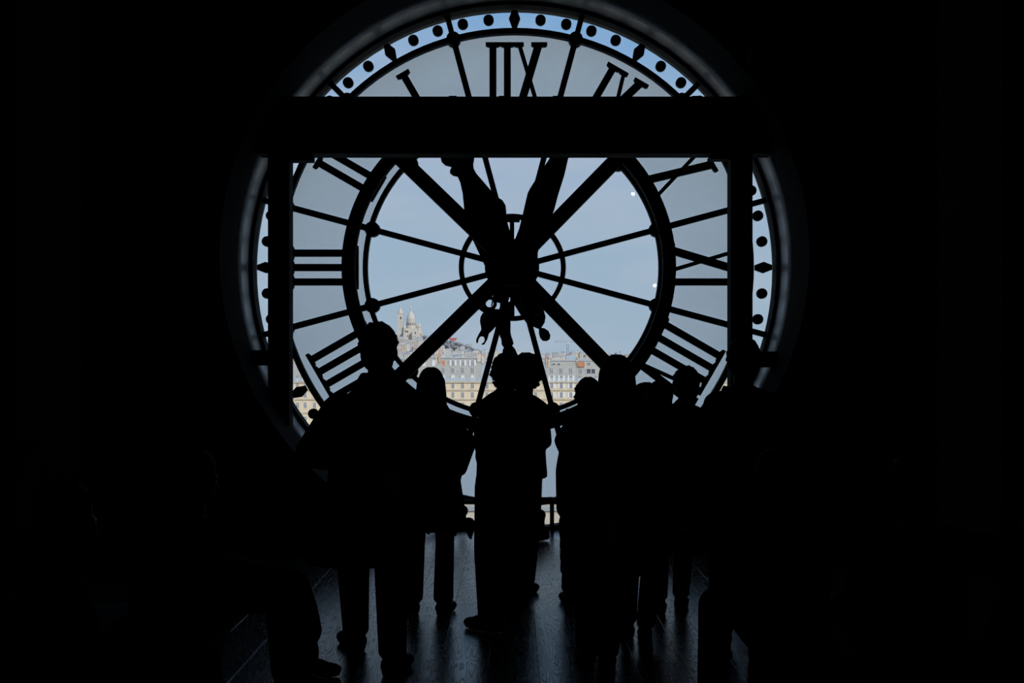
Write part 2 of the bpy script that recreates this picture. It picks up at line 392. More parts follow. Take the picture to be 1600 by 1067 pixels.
# ------------------------------------------------------------------ movement frame (ring and crossed braces) inside the glass
MY = 12.27; T = MY / FPX
mx_, mz_ = PX(795, MY), PZ(417.5, MY); hx_, hz_ = PX(800, MY), PZ(416, MY)
mv = thing('movement_frame', 'black steel ring with four crossed braces carrying the clock movement', 'clock frame', (mx_, MY, PZ(678, MY)))
build('ring', MB().ring(mx_, mz_, 240.5 * T, 260.5 * T, MY - .05, MY + .06, 128), M['steel'], mv)
for k in range(4):
    a = R(45 + 90 * k); q = (mx_ + 250 * T * math.sin(a), mz_ + 250 * T * math.cos(a)); d = Vector((q[0] - hx_, 0, q[1] - hz_)).normalized(); nr = Vector((-d.z, 0, d.x)) * 10 * T
    br = build('brace', MB().bar((hx_, hz_), q, 23 * T, MY - .06, MY + .05), M['steel'], mv)
    for s in (-1, 1): build('edge_flange', MB().bar((hx_ + nr.x * s, hz_ + nr.z * s), (q[0] + nr.x * s, q[1] + nr.z * s), 2.5 * T, MY - .085, MY - .06), M['steel'], br)
hb = build('hub_box', MB().box(PX(760, MY), PX(840, MY), MY - .12, MY + .1, PZ(424, MY), PZ(395, MY)).box(PX(768, MY), PX(832, MY), MY - .16, MY + .1, PZ(447, MY), PZ(376, MY)), M['steel'], mv)
build('gear_wheel', MB().ring(hx_, hz_, 18 * T, 43 * T, MY + .11, MY + .14, 48).ring(hx_, hz_, 6 * T, 20 * T, MY + .10, MY + .16, 32), M['iron'], mv)
build('arbor', MB().lathe(0, 0, [(.035, 0), (.035, .50)], 16), M['iron'], mv, at=None).location = (0, 0, 0)
ar = [o for o in mv.children if o.name.startswith('arbor')][0]
ar.data.transform(Matrix.Translation(Vector(wloc(mv)))); ar.data.transform(Matrix.Translation(Vector((0, 0, -.25)))); ar.data.transform(Matrix.Rotation(R(90), 4, 'X')); ar.location = Vector((hx_, MY + .25, hz_)) - Vector(wloc(mv))
build('adjusting_key', MB().box(PX(788, MY), PX(812, MY), MY + .02, MY + .08, PZ(346, MY), PZ(341, MY)).box(PX(796.5, MY), PX(803.5, MY), MY + .02, MY + .08, PZ(378, MY), PZ(345, MY)), M['iron'], mv)
build('pendulum_stub', MB().box(PX(797, MY), PX(804, MY), MY + .02, MY + .08, PZ(500, MY), PZ(445, MY)), M['iron'], mv)
build('link_rod', MB().bar((PX(768, MY), PZ(478, MY)), (PX(773, MY), PZ(455, MY)), .012, MY, MY + .03).bar((PX(783, MY), PZ(492, MY)), (PX(800, MY), PZ(470, MY)), .03, MY, MY + .03), M['iron'], mv)
cbx, cbz = PX(768, MY), PZ(470, MY)
build('counterweight_loop', MB().ring(PX(765, MY), PZ(474, MY), 6 * T, 11.5 * T, MY - .02, MY + .03, 24).disc(PX(781, MY), PZ(462, MY), 11 * T, MY, MY + .06), M['iron'], mv)

# ------------------------------------------------------------------ steel portal in front of the clock
FY = 11.62
pf = thing('steel_portal', 'black steel portal of two posts and a deep beam in front of the clock', 'steel frame', (PX(797, FY), FY, 0))
for a, b in ((418.5, 452), (1142, 1176)):
    p = build('post', MB().box(PX(a, FY), PX(b, FY), FY, FY + .2, 0, PZ(235, FY)), M['steel'], pf)
    build('base_plate', MB().box(PX(a, FY) - .06, PX(b, FY) + .06, FY - .06, FY + .26, 0, .02), M['steel'], p)
bm_ = build('beam', MB().box(PX(402, FY), PX(1206, FY), FY - .02, FY + .22, PZ(240.5, FY), PZ(236, FY)).box(PX(402, FY), PX(1206, FY), FY - .02, FY + .22, PZ(156, FY), PZ(151.5, FY)).box(PX(404, FY), PX(1204, FY), FY + .02, FY + .18, PZ(237, FY), PZ(155, FY)), M['steel'], pf)
for x in (707, 785, 870, 1088):
    build('bolt', MB().box(PX(x - 6, FY), PX(x + 6, FY), FY + .03, FY + .12, PZ(152, FY), PZ(148.5, FY)), M['steel'], bm_)
build('corner_gusset', MB().box(PX(452, FY) - .01, PX(487, FY), FY + .02, FY + .18, PZ(250, FY), PZ(239, FY)), M['steel'], pf)
build('corner_gusset', MB().box(PX(1112, FY), PX(1142, FY) + .01, FY + .02, FY + .18, PZ(248, FY), PZ(239, FY)), M['steel'], pf)
hw = math.sqrt((RO - .02) ** 2 - (CZ - PZ(560, FY)) ** 2)
build('wall_tie', MB().box(CX - hw, PX(419, FY), FY + .04, FY + .16, PZ(571, FY), PZ(547, FY)), M['steel'], pf)
build('wall_tie', MB().box(PX(1175, FY), CX + hw, FY + .04, FY + .16, PZ(574, FY), PZ(549, FY)), M['steel'], pf)

# low guard rail at the foot of the glass
GYR = 12.18; zr = PZ(784, GYR)
gr = thing('guard_rail', 'low black guard rail along the foot of the clock glass', 'railing', (0, GYR, 0))
hwr = math.sqrt((RO - .03) ** 2 - (CZ - zr) ** 2) - .02
build('top_bar', MB().box(-hwr, hwr, GYR - .02, GYR + .02, zr - .022, zr + .018), M['steel'], gr)
for x in (-.95, -.3, PX(862.5, GYR), .98):
    p = build('rail_post', MB().box(x - .02, x + .02, GYR - .018, GYR + .018, 0, zr), M['steel'], gr)
    build('cap', MB().box(x - .035, x + .005, GYR - .025, GYR + .025, zr + .016, zr + .045), M['steel'], p)
build('clamp', MB().box(PX(846, GYR), PX(859, GYR), GYR - .025, GYR + .025, zr + .01, PZ(777, GYR)), M['steel'], gr)

# ------------------------------------------------------------------ outside: river, quay, facades, city, hill, basilica
M['stone'] = mat('quay_stone', (.60, .54, .44), .9, .1, .12, .6)
M['coping'] = mat('quay_coping', (.42, .41, .38), .9, .1, .1, .6)
M['water'] = mat('river_water', (.06, .09, .08), .12, .5, .2, .1, bump=.2, bscale=.5)
M['gravel'] = mat('pale_gravel', (.50, .45, .37), .95, .1, .15, .3)
M['land'] = mat('hazy_land', (.30, .31, .30), .95, .05, .25, .02)
M['cream'] = mat('cream_limestone', (.72, .61, .46), .9, .1, .08, .4)
M['cream2'] = mat('yellow_limestone', (.74, .63, .45), .9, .1, .08, .4)
M['zinc'] = mat('zinc_roof', (.42, .45, .48), .6, .3, .10, .5)
M['zincblue'] = mat('blue_zinc_roof', (.40, .48, .55), .55, .3, .10, .5)
M['greywall'] = mat('grey_render', (.44, .435, .415), .9, .1, .07, .5)
M['ledge'] = mat('stone_ledge', (.55, .47, .37), .9, .1, .1, .7)
M['shutter'] = mat('white_shutter', (.72, .73, .74), .7, .2, .05, 1.0)
M['pane'] = mat('dark_window_glass', (.075, .085, .11), .25, .5, .3, .6)
M['blind'] = mat('orange_blind', (.55, .24, .14), .8, .1, .1, 1.0)
M['chimney'] = mat('chimney_brick', (.55, .38, .26), .9, .1, .15, 1.0)
M['chimpale'] = mat('pale_chimney_render', (.62, .56, .47), .9, .1, .1, 1.0)
M['basilica'] = mat('white_travertine', (.61, .56, .50), .9, .1, .06, .05)
M['dark'] = mat('dark_opening', (.07, .07, .09), .9, .1)
M['red'] = mat('red_cladding', (.60, .16, .15), .8, .1, .1, .3)
M['crane'] = mat('crane_steel', (.28, .33, .42), .7, .2, .1)
M['cranered'] = mat('red_crane_steel', (.72, .48, .45), .7, .2, .1)
M['counter'] = mat('pale_counterweight', (.62, .62, .62), .8, .1, .1)
M['leaf'] = mat('hazy_winter_crown', (.22, .23, .24), .95, .05, .3, .15)  # bare crowns, lightened so that distance haze sits in the base colour
M['trunk'] = mat('grey_bark', (.14, .12, .10), .95, .05)

GZ = -26.0
struct('added_near_quay', MB().box(-900, 900, 12.9, 112, GZ - 11, GZ - 1), M['gravel'], 'unseen pale quay below the clock, added to brighten the frosted glass')  # unseen from the room; added pale to bounce light into the frosted panes
struct('river', MB().box(-900, 900, 111, 241, GZ - 11, GZ - 8.5), M['water'], 'river water below the clock')
qw = struct('quay_wall', MB().box(-900, 900, 240, 244, GZ - 11, PZ(798, 240)), M['stone'], 'pale stone quay wall across the river')
build('coping', MB().box(-900, 900, 239.6, 244.6, PZ(798, 240), PZ(796.6, 240)), M['coping'], qw)
build('parapet', MB().box(-900, 900, 246, 246.7, GZ, PZ(787, 246)), M['coping'], qw)
struct('garden_ground', MB().box(-900, 900, 243, 560, GZ - 2, GZ), M['gravel'], 'pale gravel ground before the facades')

def terr(x, y):
    base = GZ + max(0, min(1, (y - 560) / 1900)) * 24
    hill = 47 * math.exp(-((x + 250) / 165) ** 2 - ((y - 3300) / 520) ** 2) + 20 * math.exp(-((x + 90) / 190) ** 2 - ((y - 3150) / 450) ** 2)
    rid = 9 * math.exp(-((x - 150) / 90) ** 2 - ((y - 2500) / 400) ** 2)
    return base + hill + rid
mb = MB(); nx, ny = 60, 50; xs = [-1500 + 3000 * i / nx for i in range(nx + 1)]; ys = [555 + 4900 * (j / ny) ** 1.2 for j in range(ny + 1)]
for y in ys:
    for x in xs: mb.v.append((x, y, terr(x, y)))
for j in range(ny):
    for i in range(nx):
        o = j * (nx + 1) + i; mb.f.append((o, o + 1, o + nx + 2, o + nx + 1)); mb.m.append(0)
struct('hill_ground', mb, M['land'], 'rising land under the distant city', smooth=True)

FYD = 480.0; q = FYD / FPX                      # the facade row stands 480 m away; q metres per pixel there
def window_mesh(kind):
    w, h = {'tall': (1.15, 2.2), 'small': (1.3, .8), 'wide': (3.4, 2.0), 'blind': (1.5, 2.2), 'oval': (1.4, 2.3)}[kind]
    mb = MB(); t = .13
    mb.box(-w / 2, -w / 2 + t, -.12, .1, -h / 2, h / 2).box(w / 2 - t, w / 2, -.12, .1, -h / 2, h / 2).box(-w / 2, w / 2, -.12, .1, h / 2 - t, h / 2).box(-w / 2, w / 2, -.12, .1, -h / 2, -h / 2 + t)
    if kind in ('tall', 'wide'): mb.box(-.1, .1, -.12, .1, -h / 2, h / 2)
    if kind == 'tall': mb.box(-w / 2, w / 2, -.10, .08, .35, .42)
    pn = MB().box(-w / 2 + .02, w / 2 - .02, -.03, .03, -h / 2 + .02, h / 2 - .02)
    def me(n, b, m):
        d = bpy.data.meshes.new(n); d.from_pydata(b.v, [], b.f); d.materials.append(m); return d
    sh = MB().box(-.36, .36, -.05, .05, -h / 2, h / 2)
    return me('window', mb, M['shutter']), me('pane', pn, M['blind'] if kind == 'blind' else (M['shutter'] if kind == 'oval' else M['pane'])), me('shutter', sh, M['shutter']), w
WM = {k: window_mesh(k) for k in ('tall', 'small', 'wide', 'blind', 'oval')}
def put_window(b, px, py, yd, kind, shut=False):
    fr, pn, sh, w = WM[kind]; base = wloc(b)
    o = link('window', fr, b); o.location = Vector((PX(px, FYD), yd, PZ(py, FYD))) - base
    p = link('pane', pn, o)
    if shut:
        for s in (-1, 1):
            h = link('shutter', sh, o); h.location = (s * (w / 2 + .38), -.1, 0)

def facade(x0, x1, ridge, wall, roofm, rows, label, chim=(), extra=(), upper=None, seed=0):
    """rows: (py, [px...], kind, shutters); cornice at 596, upper storeys lean back to the ridge"""
    rn = random.Random(seed); a, b = PX(x0, FYD) + .02, PX(x1, FYD) - .02; zc = PZ(596, FYD); zr = PZ(ridge, FYD)
    t = thing('townhouse', label, 'building', ((a + b) / 2, FYD, GZ), 'townhouses across the river')
    build('facade_wall', MB().box(a, b, FYD, FYD + 14, GZ, zc), wall, t)
    for z, d, h in ((zc, .5, .5), (PZ(609, FYD), .35, .35), (PZ(623.5, FYD), .4, .3), (PZ(645, FYD), .3, .3)):
        build('ledge', MB().box(a, b, FYD - d, FYD + .2, z - h, z + .1), M['ledge'], t)
    sb = .9                                                # set-back at the ridge
    build('mansard', MB().add([(a, FYD + .1, zc), (b, FYD + .1, zc), (b, FYD + sb, zr), (a, FYD + sb, zr), (a, FYD + 13, zc), (b, FYD + 13, zc), (b, FYD + 11, zr + .3), (a, FYD + 11, zr + .3)],
          [(0, 1, 2, 3), (5, 4, 7, 6), (3, 2, 6, 7), (4, 0, 3, 7), (1, 5, 6, 2), (0, 4, 5, 1)]), upper or M['greywall'], t)
    build('roof_edge', MB().box(a, b, FYD + sb - .3, FYD + sb + .3, zr - .25, zr + .3), roofm, t)
    if upper is None or upper == M['greywall']:
        build('zinc_apron', MB().box(a, b, FYD + .02, FYD + .4, zc, zc + 1.3), M['zincblue'], t)
    for py, pxs, kind, shut in rows:
        z = PZ(py, FYD)
        yd = FYD + (.1 + (sb - .1) * (z - zc) / (zr - zc) - .12 if z > zc else -.02)
        for px in pxs: put_window(t, px, py, yd, kind, shut)
    for px, py, w, m in chim:
        c = build('chimney', MB().box(PX(px, FYD) - w / 2, PX(px, FYD) + w / 2, FYD + .4, FYD + 7, PZ(min(py + 12, 594), FYD), PZ(py, FYD)), m, t)
        for k in range(3): build('chimney_pot', MB().lathe(PX(px, FYD), FYD + 1.5 + 2 * k, [(.22, PZ(py, FYD)), (.16, PZ(py, FYD) + .9)], 8), M['chimney'], c)
    for nm, (ax, bx, ay, by, y0, y1), m in extra:
        build(nm, MB().box(PX(ax, FYD), PX(bx, FYD), FYD + y0, FYD + y1, PZ(by, FYD), PZ(ay, FYD)), m, t)
    return t
def cols(a, b, s): return [a + s * i for i in range(int((b - a) / s) + 1)]
low = lambda c, sh=False: [(602.5, c, 'tall', sh), (617, c, 'tall', sh), (633, c, 'tall', False), (655, c, 'tall', False)]
facade(392, 470, 556, M['cream'], M['zinc'], [(590, cols(400, 466, 13), 'tall', False)] + low(cols(400, 466, 13)), 'cream townhouse at the far left, behind the left steel post', seed=1)
facade(470, 560, 559, M['cream'], M['zinc'], [(568, cols(477, 556, 14.6), 'tall', False), (579, cols(477, 556, 14.6), 'tall', False), (590, cols(477, 556, 14.6), 'tall', True)] + low(cols(477, 556, 14.6)), 'cream townhouse with a pale grey roof, left of the tall man', seed=2)
facade(560, 640, 561, M['cream2'], M['zinc'], [(580, cols(567, 638, 15), 'tall', False), (590, cols(567, 638, 15), 'tall', True)] + low(cols(567, 638, 15)), 'yellowish townhouse behind the head of the tall man', seed=3)
facade(640, 684, 558, M['cream'], M['zinc'], [(567, [647, 662, 677.5], 'oval', False), (581, [647, 662, 677.5], 'tall', False), (590, [647, 662, 677.5], 'tall', False)] + low([647, 662, 677.5]), 'grey topped townhouse with white rounded dormers', chim=((681.5, 556.5, .5, M['chimpale']),), seed=4)
cs = [692.5, 707.7, 723, 738.3]
facade(684, 752, 559, M['cream'], M['zinc'], [(567, cs[:1], 'blind', False), (567, cs[1:], 'tall', True), (578.5, cs, 'tall', False), (590.5, cs, 'oval', False)] + low(cs), 'four bay grey and cream townhouse with an orange blind', chim=((686.2, 554, .8, M['chimney']), (748.4, 553.5, 1.5, M['chimpale'])), seed=5)
cs = cols(761, 850, 15.2)
facade(752, 852, 565, M['cream'], M['zincblue'], low(cs), 'townhouse with a plain blue zinc roof behind the raised arm', upper=M['zincblue'], chim=((754.2, 556, .8, M['chimpale']),), extra=(('roof_terrace', (758, 792, 562, 566, 2, 9), M['cream']),), seed=6)
cs = [862, 877, 892]
facade(852, 900.5, 563, M['cream2'], M['zinc'], [(569, [865.5, 873.5], 'small', False), (579.5, cs, 'tall', False), (591, cs, 'tall', True)] + low(cs, True), 'three bay townhouse with white shutters and two roof skylights', chim=((854, 560, .7, M['chimney']), (857.6, 562, .5, M['chimpale'])), extra=(('roof_lantern', (885, 900, 555, 563, 3, 7), M['zincblue']), ('roof_ridge_box', (862, 884, 559.5, 563, 2, 8), M['chimpale'])), seed=7)
facade(900.5, 960, 563, M['cream2'], M['zinc'], [(568.5, [920.5, 935, 949], 'small', False), (580, [907.5, 949], 'tall', False), (580, [923.5], 'wide', False), (591.5, [907, 923, 932, 949], 'tall', False)] + low(cols(908, 956, 15)), 'townhouse with an orange roof panel and a studio window', chim=((901.6, 562, .4, M['chimpale']), (914.6, 565, .6, M['chimpale'])), extra=(('orange_panel', (902.3, 912.7, 565.5, 573, .1, .8), M['blind']), ('roof_hut', (903, 918, 559.5, 563, 2, 7), M['zinc'])), seed=8)
facade(960, 1075, 561, M['cream'], M['zinc'], [(579, cols(968, 1072, 15), 'tall', False), (590, cols(968, 1072, 15), 'tall', True)] + low(cols(968, 1072, 15)), 'wide townhouse hidden behind the group on the right', seed=9)
facade(1075, 1215, 560, M['cream'], M['zinc'], [(579, cols(1083, 1212, 14), 'tall', False), (590, cols(1083, 1212, 14), 'tall', False)] + low(cols(1083, 1212, 14)), 'cream townhouse at the far right, behind the right steel post', seed=10)

placed = [(PX(640, 3200), 3205, 42, 45), (PX(707, 2950), 2957, 24, 14), (PX(887, 1900), 1900, 6, 6), (PX(686.5, 1500), 1500, 6, 6)]
# (trees are kept clear of the houses)
# dark winter trees on the shoulder of the hill
for k, (px, py, Y, r) in enumerate(((697, 536, 2890, 9), (704, 536.5, 2860, 10), (711, 537.5, 2890, 10), (718, 540, 2860, 10), (725, 543, 2890, 9), (701, 541, 2790, 9), (709, 543, 2820, 9), (734, 546, 2860, 9), (742, 548, 2890, 8), (663, 527, 3120, 8), (617, 530, 3120, 8), (609, 533, 3100, 8))):
    c = P(px, py, Y); t = thing('hill_tree', 'dark bare tree clump on the hillside, number hidden among its neighbours'.split(',')[0], 'tree', (c.x, Y, min(c.z - r * 1.3, terr(c.x, Y))), 'trees on the hillside')
    b = MB(); rr = random.Random(k); placed.append((c.x, Y, r * 1.25, r * 1.05))
    for j in range(9): b.ell((c.x + rr.uniform(-r, r) * .7, Y + rr.uniform(-r, r) * .5, c.z + rr.uniform(-r, r) * .4), r * .5, r * .5, r * .42, None, 8, 6)
    build('crown', b, M['leaf'], t, True)
    build('trunk', MB().cap((c.x, Y, min(c.z - r * 1.3, terr(c.x, Y))), (c.x, Y, c.z), .8, .5, 6), M['trunk'], t)

# the distant city: small buildings, one object each, sharing a few meshes
hv = []
HC = [((.60, .56, .50), (.33, .35, .38)), ((.66, .63, .58), (.42, .40, .40)), ((.55, .49, .42), (.40, .30, .27)), ((.74, .73, .71), (.26, .30, .37)), ((.58, .52, .43), (.50, .48, .46)), ((.70, .68, .65), (.38, .40, .43)), ((.52, .40, .36), (.46, .26, .22)), ((.64, .58, .49), (.36, .38, .42))]
rnd = random.Random(11)
for k, (wc, rc) in enumerate(HC):
    wm = mat('city_wall_%d' % k, wc, .9, .1, .08, .2); rm = mat('city_roof_%d' % k, rc, .8, .1, .1, .2)
    w, d, h, rf = rnd.uniform(4.5, 9), rnd.uniform(5, 8), rnd.uniform(12, 19), rnd.uniform(2, 4)
    b = MB().box(-w, w, -d, d, -25, h)
    b.add([(-w - .3, -d - .3, h), (w + .3, -d - .3, h), (w + .3, d + .3, h), (-w - .3, d + .3, h), (-w * .7, -d * .3, h + rf), (w * .7, -d * .3, h + rf), (w * .7, d * .3, h + rf), (-w * .7, d * .3, h + rf)],
          [(3, 2, 1, 0), (4, 5, 6, 7), (0, 1, 5, 4), (1, 2, 6, 5), (2, 3, 7, 6), (3, 0, 4, 7)], 1)
    b.box(w * .6, w * .75, -d * .5, d * .5, h, h + rf + 1.5, 0)
    for r_ in range(4):
        for c_ in range(3): b.box(-w * .7 + c_ * w * .6, -w * .7 + c_ * w * .6 + 1.2, -d - .06, -d, h - 3.2 - 3.4 * r_, h - 1.4 - 3.4 * r_, 2)
    me = bpy.data.meshes.new('city_house'); me.from_pydata(b.v, [], b.f)
    for m in (wm, rm, M['pane']): me.materials.append(m)
    me.polygons.foreach_set('material_index', b.m); hv.append(me)
def house(px, Y, label, group, dz=0.0):
    me = rnd.choice(hv); sc = rnd.uniform(.7, 1.1); rz = rnd.uniform(-.25, .25)
    w = max(abs(v.co.x) for v in me.vertices) * sc; d = max(abs(v.co.y) for v in me.vertices) * sc
    ex = w * math.cos(rz) + d * abs(math.sin(rz)); ey = d * math.cos(rz) + w * abs(math.sin(rz))
    for k in range(60):
        x = PX(px, Y)
        if all(abs(x - p[0]) > ex + p[2] + .3 or abs(Y - p[1]) > ey + p[3] + .3 for p in placed): break
        Y += 7 if k % 2 else -7 * (k > 20); px += rnd.uniform(-1.5, 1.5)
    else: return
    placed.append((x, Y, ex, ey))
    o = link('city_house', me); o.location = (x, Y, terr(x, Y) + dz)
    o.rotation_euler.z = rz; o.scale = (sc, sc, rnd.uniform(.75, 1.15))
    tag(o, label, 'building', group)
for Y, n_, a, b in ((1700, 16, 740, 1010), (2000, 18, 745, 1015), (2300, 22, 735, 1015), (2600, 26, 730, 1015), (2900, 26, 740, 1015)):
    for k in range(n_): house(a + (b - a) * (k + rnd.uniform(.1, .9)) / n_, Y + rnd.uniform(-120, 120), 'small pale building among the distant roofs right of the hill', 'distant city roofs')
for Y, n_, a, b in ((2250, 14, 600, 735), (2500, 17, 602, 735), (2700, 18, 600, 740), (2860, 18, 602, 735), (3010, 18, 604, 700), (3120, 14, 606, 690)):
    for k in range(n_): house(a + (b - a) * (k + rnd.uniform(.1, .9)) / n_, Y + rnd.uniform(-60, 60), 'small pale house on the slope below the white basilica', 'houses on the hill')

# the basilica on the hilltop
BY = 3200.0; g = BY / FPX
sc_ = thing('basilica', 'white domed basilica with a tall bell tower on the hilltop', 'church', (PX(640, BY), BY, PZ(531, BY)))
def bz(py): return PZ(py, BY)
def bx(px): return PX(px, BY)
Bm = M['basilica']
def dome(px, Y, w, ybase, ytop, ylant, parent, name='dome'):
    c = bx(px); pr = []
    for k in range(9):
        t = k / 8; pr.append((w * g / 2 * math.cos(t * math.pi / 2) ** .85 * (1.0 if t < 1 else .0) + .01, bz(ybase + (ytop - ybase) * t)))
    o = build(name, MB().lathe(c, Y, pr, 20), Bm, parent, True)
    h = ytop - ylant
    build('lantern', MB().lathe(c, Y, [(w * g * .09, bz(ytop + 1.2)), (w * g * .09, bz(ytop - h * .35)), (w * g * .12, bz(ytop - h * .4)), (w * g * .05, bz(ytop - h * .7)), (.15, bz(ylant))], 10), Bm, o)
    return o
# bell tower
tw = build('bell_tower', MB().box(bx(620.6), bx(629.2), BY + 12, BY + 26, bz(540), bz(490)), Bm, sc_)
build('tower_cornice', MB().box(bx(620), bx(629.8), BY + 11, BY + 27, bz(490.4), bz(489.2)).box(bx(620.2), bx(629.6), BY + 11.4, BY + 26.6, bz(513), bz(512)), Bm, tw)
build('bell_opening', MB().box(bx(624.6), bx(626.6), BY + 11.8, BY + 12.1, bz(498.5), bz(494.6)), M['dark'], tw)
build('bell_niche', MB().box(bx(624.2), bx(624.9), BY + 11.8, BY + 12.1, bz(510), bz(501)).box(bx(626.3), bx(627), BY + 11.8, BY + 12.1, bz(510), bz(501)), M['coping'], tw)
dome(624.6, BY + 19, 8.6, 489.4, 480.5, 475.8, tw, 'tower_dome')
# main dome, drum and crossing
nv = build('crossing', MB().box(bx(632), bx(650), BY + 6, BY + 34, bz(540), bz(513)), Bm, sc_)
dr = build('drum', MB().lathe(bx(641), BY + 20, [(7.4 * g, bz(514)), (7.4 * g, bz(509.5)), (7.0 * g, bz(509.2)), (7.0 * g, bz(502)), (7.3 * g, bz(501.6)), (7.3 * g, bz(500)), (6.6 * g, bz(499.6))], 24), Bm, sc_)
for k in range(-3, 4):
    a = R(22 * k); x = bx(641) + 7.02 * g * math.sin(a); y = BY + 20 - 7.02 * g * math.cos(a)
    build('drum_window', MB().box(x - .85, x + .85, y - .25, y + .6, bz(508), bz(504)), M['dark'], dr)
dome(641, BY + 20, 13.6, 500, 484.6, 475.6, sc_, 'main_dome')
for px, yy, w, a_, b_, c_, bot in ((655, BY + 8, 5.6, 511, 503.5, 498, 522), (631.6, BY + 8, 4.6, 513.5, 507, 502.5, 522), (650.5, BY + 34, 4.6, 511, 504, 499, 520)):
    tt = build('corner_turret', MB().lathe(bx(px), yy, [(w * g * .5, bz(bot)), (w * g * .5, bz(a_ + .8)), (w * g * .56, bz(a_ + .6)), (w * g * .5, bz(a_))], 12), Bm, sc_)
    dome(px, yy, w, a_, b_, c_, tt)
# gabled front with portal
gb = build('gable_front', MB().prism([(bx(644), bz(540)), (bx(644), bz(518)), (bx(649.5), bz(512)), (bx(655), bz(518)), (bx(655), bz(540))], BY - 8, BY + 10), Bm, sc_)
build('side_chapel', MB().box(bx(654.5), bx(661), BY - 4, BY + 20, bz(540), bz(519)), Bm, sc_)
build('side_chapel', MB().box(bx(630.5), bx(638), BY - 4, BY + 20, bz(540), bz(517)), Bm, sc_)
build('pediment_gable', MB().prism([(bx(632.4), bz(518)), (bx(635.5), bz(512.5)), (bx(638.6), bz(518))], BY - 4, BY + 12), Bm, sc_)
for px, py, w, h, y in ((649.5, 520, 1.6, 3.4, BY - 8), (646, 527, 1.6, 3.2, BY - 8), (649.5, 527, 1.6, 3.2, BY - 8), (653, 527, 1.6, 3.2, BY - 8), (636.5, 519, 1.2, 2, BY - 4), (633.5, 519, 1, 1.4, BY - 4), (636.8, 525, 1.2, 1.8, BY - 4), (658, 523, 1.2, 2.2, BY - 4), (656.5, 529, 1.2, 2, BY - 4)):
    build('arched_window', MB().box(bx(px - w / 2), bx(px + w / 2), y - .3, y + .3, bz(py + h / 2), bz(py - h / 4)).disc(bx(px), bz(py - h / 4), w / 2 * g, y - .3, y + .3, 10), M['dark'], sc_)
# the flat building with a red band on the shoulder
rb = P(707, 534, 2950); t = thing('hill_block', 'flat roofed hillside block with a bright red band', 'building', (rb.x, 2950, terr(rb.x, 2950)))
e_ = 2950 / FPX
build('block_wall', MB().box(rb.x - 6 * e_, rb.x + 7 * e_, 2950, 2965, terr(rb.x, 2950) - 8, PZ(531.5, 2950)), M['counter'], t)
build('red_band', MB().box(rb.x - 4.5 * e_, rb.x + 6 * e_, 2949, 2966, PZ(531.5, 2950), PZ(528, 2950)), M['red'], t)
build('roof_slab', MB().box(rb.x - 12 * e_, rb.x + 7 * e_, 2948, 2967, PZ(528, 2950), PZ(527.3, 2950)), M['counter'], t)
# two tower cranes
def tower_crane(px, ytop, ybot, Y, ja, jb, m, label, w=1.4):
    c = P(px, ybot, Y); t = thing('tower_crane', label, 'crane', (c.x, Y, terr(c.x, Y))); z1 = PZ(ytop, Y); z0 = terr(c.x, Y)
    mb = MB()
    for sx in (-1, 1):
        for sy in (-1, 1): mb.cap((c.x + sx * w, Y + sy * w, z0), (c.x + sx * w, Y + sy * w, z1), .22, .22, 5)
    n = int((z1 - z0) / (2.4 * w))
    for k in range(n):
        a = z0 + (z1 - z0) * k / n; b = z0 + (z1 - z0) * (k + 1) / n; s = 1 if k % 2 else -1
        mb.cap((c.x - s * w, Y - w, a), (c.x + s * w, Y - w, b), .16, .16, 5); mb.cap((c.x - w, Y - w, b), (c.x + w, Y - w, b), .16, .16, 5)
    build('mast', mb, m, t)
    xa, xb = PX(ja, Y), PX(jb, Y); jm = MB()
    for zz, yy in ((0, -w), (0, w), (2.2, 0)): jm.cap((xa, Y + yy, z1 + zz), (xb, Y + yy, z1 + zz), .18, .18, 5)
    k = int(abs(xb - xa) / 3)
    for i in range(k): jm.cap((xa + (xb - xa) * i / k, Y - w, z1), (xa + (xb - xa) * (i + .5) / k, Y, z1 + 2.2), .12, .12, 4); jm.cap((xa + (xb - xa) * (i + .5) / k, Y, z1 + 2.2), (xa + (xb - xa) * (i + 1) / k, Y - w, z1), .12, .12, 4)
    build('jib', jm, m, t)
    build('counterweight', MB().box(PX(px + 1.5, Y), PX(px + 5.5, Y), Y - 1, Y + 1, z1 - 1.5, z1 + 1.5), M['counter'], t)
    build('cab', MB().box(c.x - w, c.x + w, Y - w - 1, Y - w, z1 - 3, z1), M['counter'], t)
tower_crane(887, 534.5, 552, 1900, 866, 905, M['crane'], 'thin blue grey tower crane above the roofs right of the hands')
tower_crane(686.5, 538, 560, 1500, 676, 692, M['cranered'], 'pinkish red tower crane left of the hillside trees', 1.6)

# ------------------------------------------------------------------ people
M['skin'] = mat('skin', (.09, .06, .045), .6, .2, .1, 8.0)
M['hair'] = mat('dark_hair', (.010, .008, .007), .75, .12, .3, 30.0)
M['eye'] = mat('eye', (.10, .10, .10), .3, .3)
M['black'] = mat('black_cloth', (.010, .010, .011), .95, .04, .3, 25.0)
M['char'] = mat('charcoal_cloth', (.014, .014, .016), .95, .04, .3, 25.0)
M['navy'] = mat('navy_cloth', (.010, .012, .018), .95, .04, .3, 25.0)
M['brown'] = mat('dark_brown_cloth', (.016, .012, .010), .95, .04, .3, 25.0)
M['shoe'] = mat('black_leather', (.010, .010, .010), .6, .15, .2)
M['paper'] = mat('folded_paper', (.35, .37, .38), .8, .1, .1, 20.0)
M['phone'] = mat('phone_body', (.012, .012, .014), .4, .3, .1)
M['bench'] = mat('bench_leather', (.014, .013, .013), .7, .15, .2)

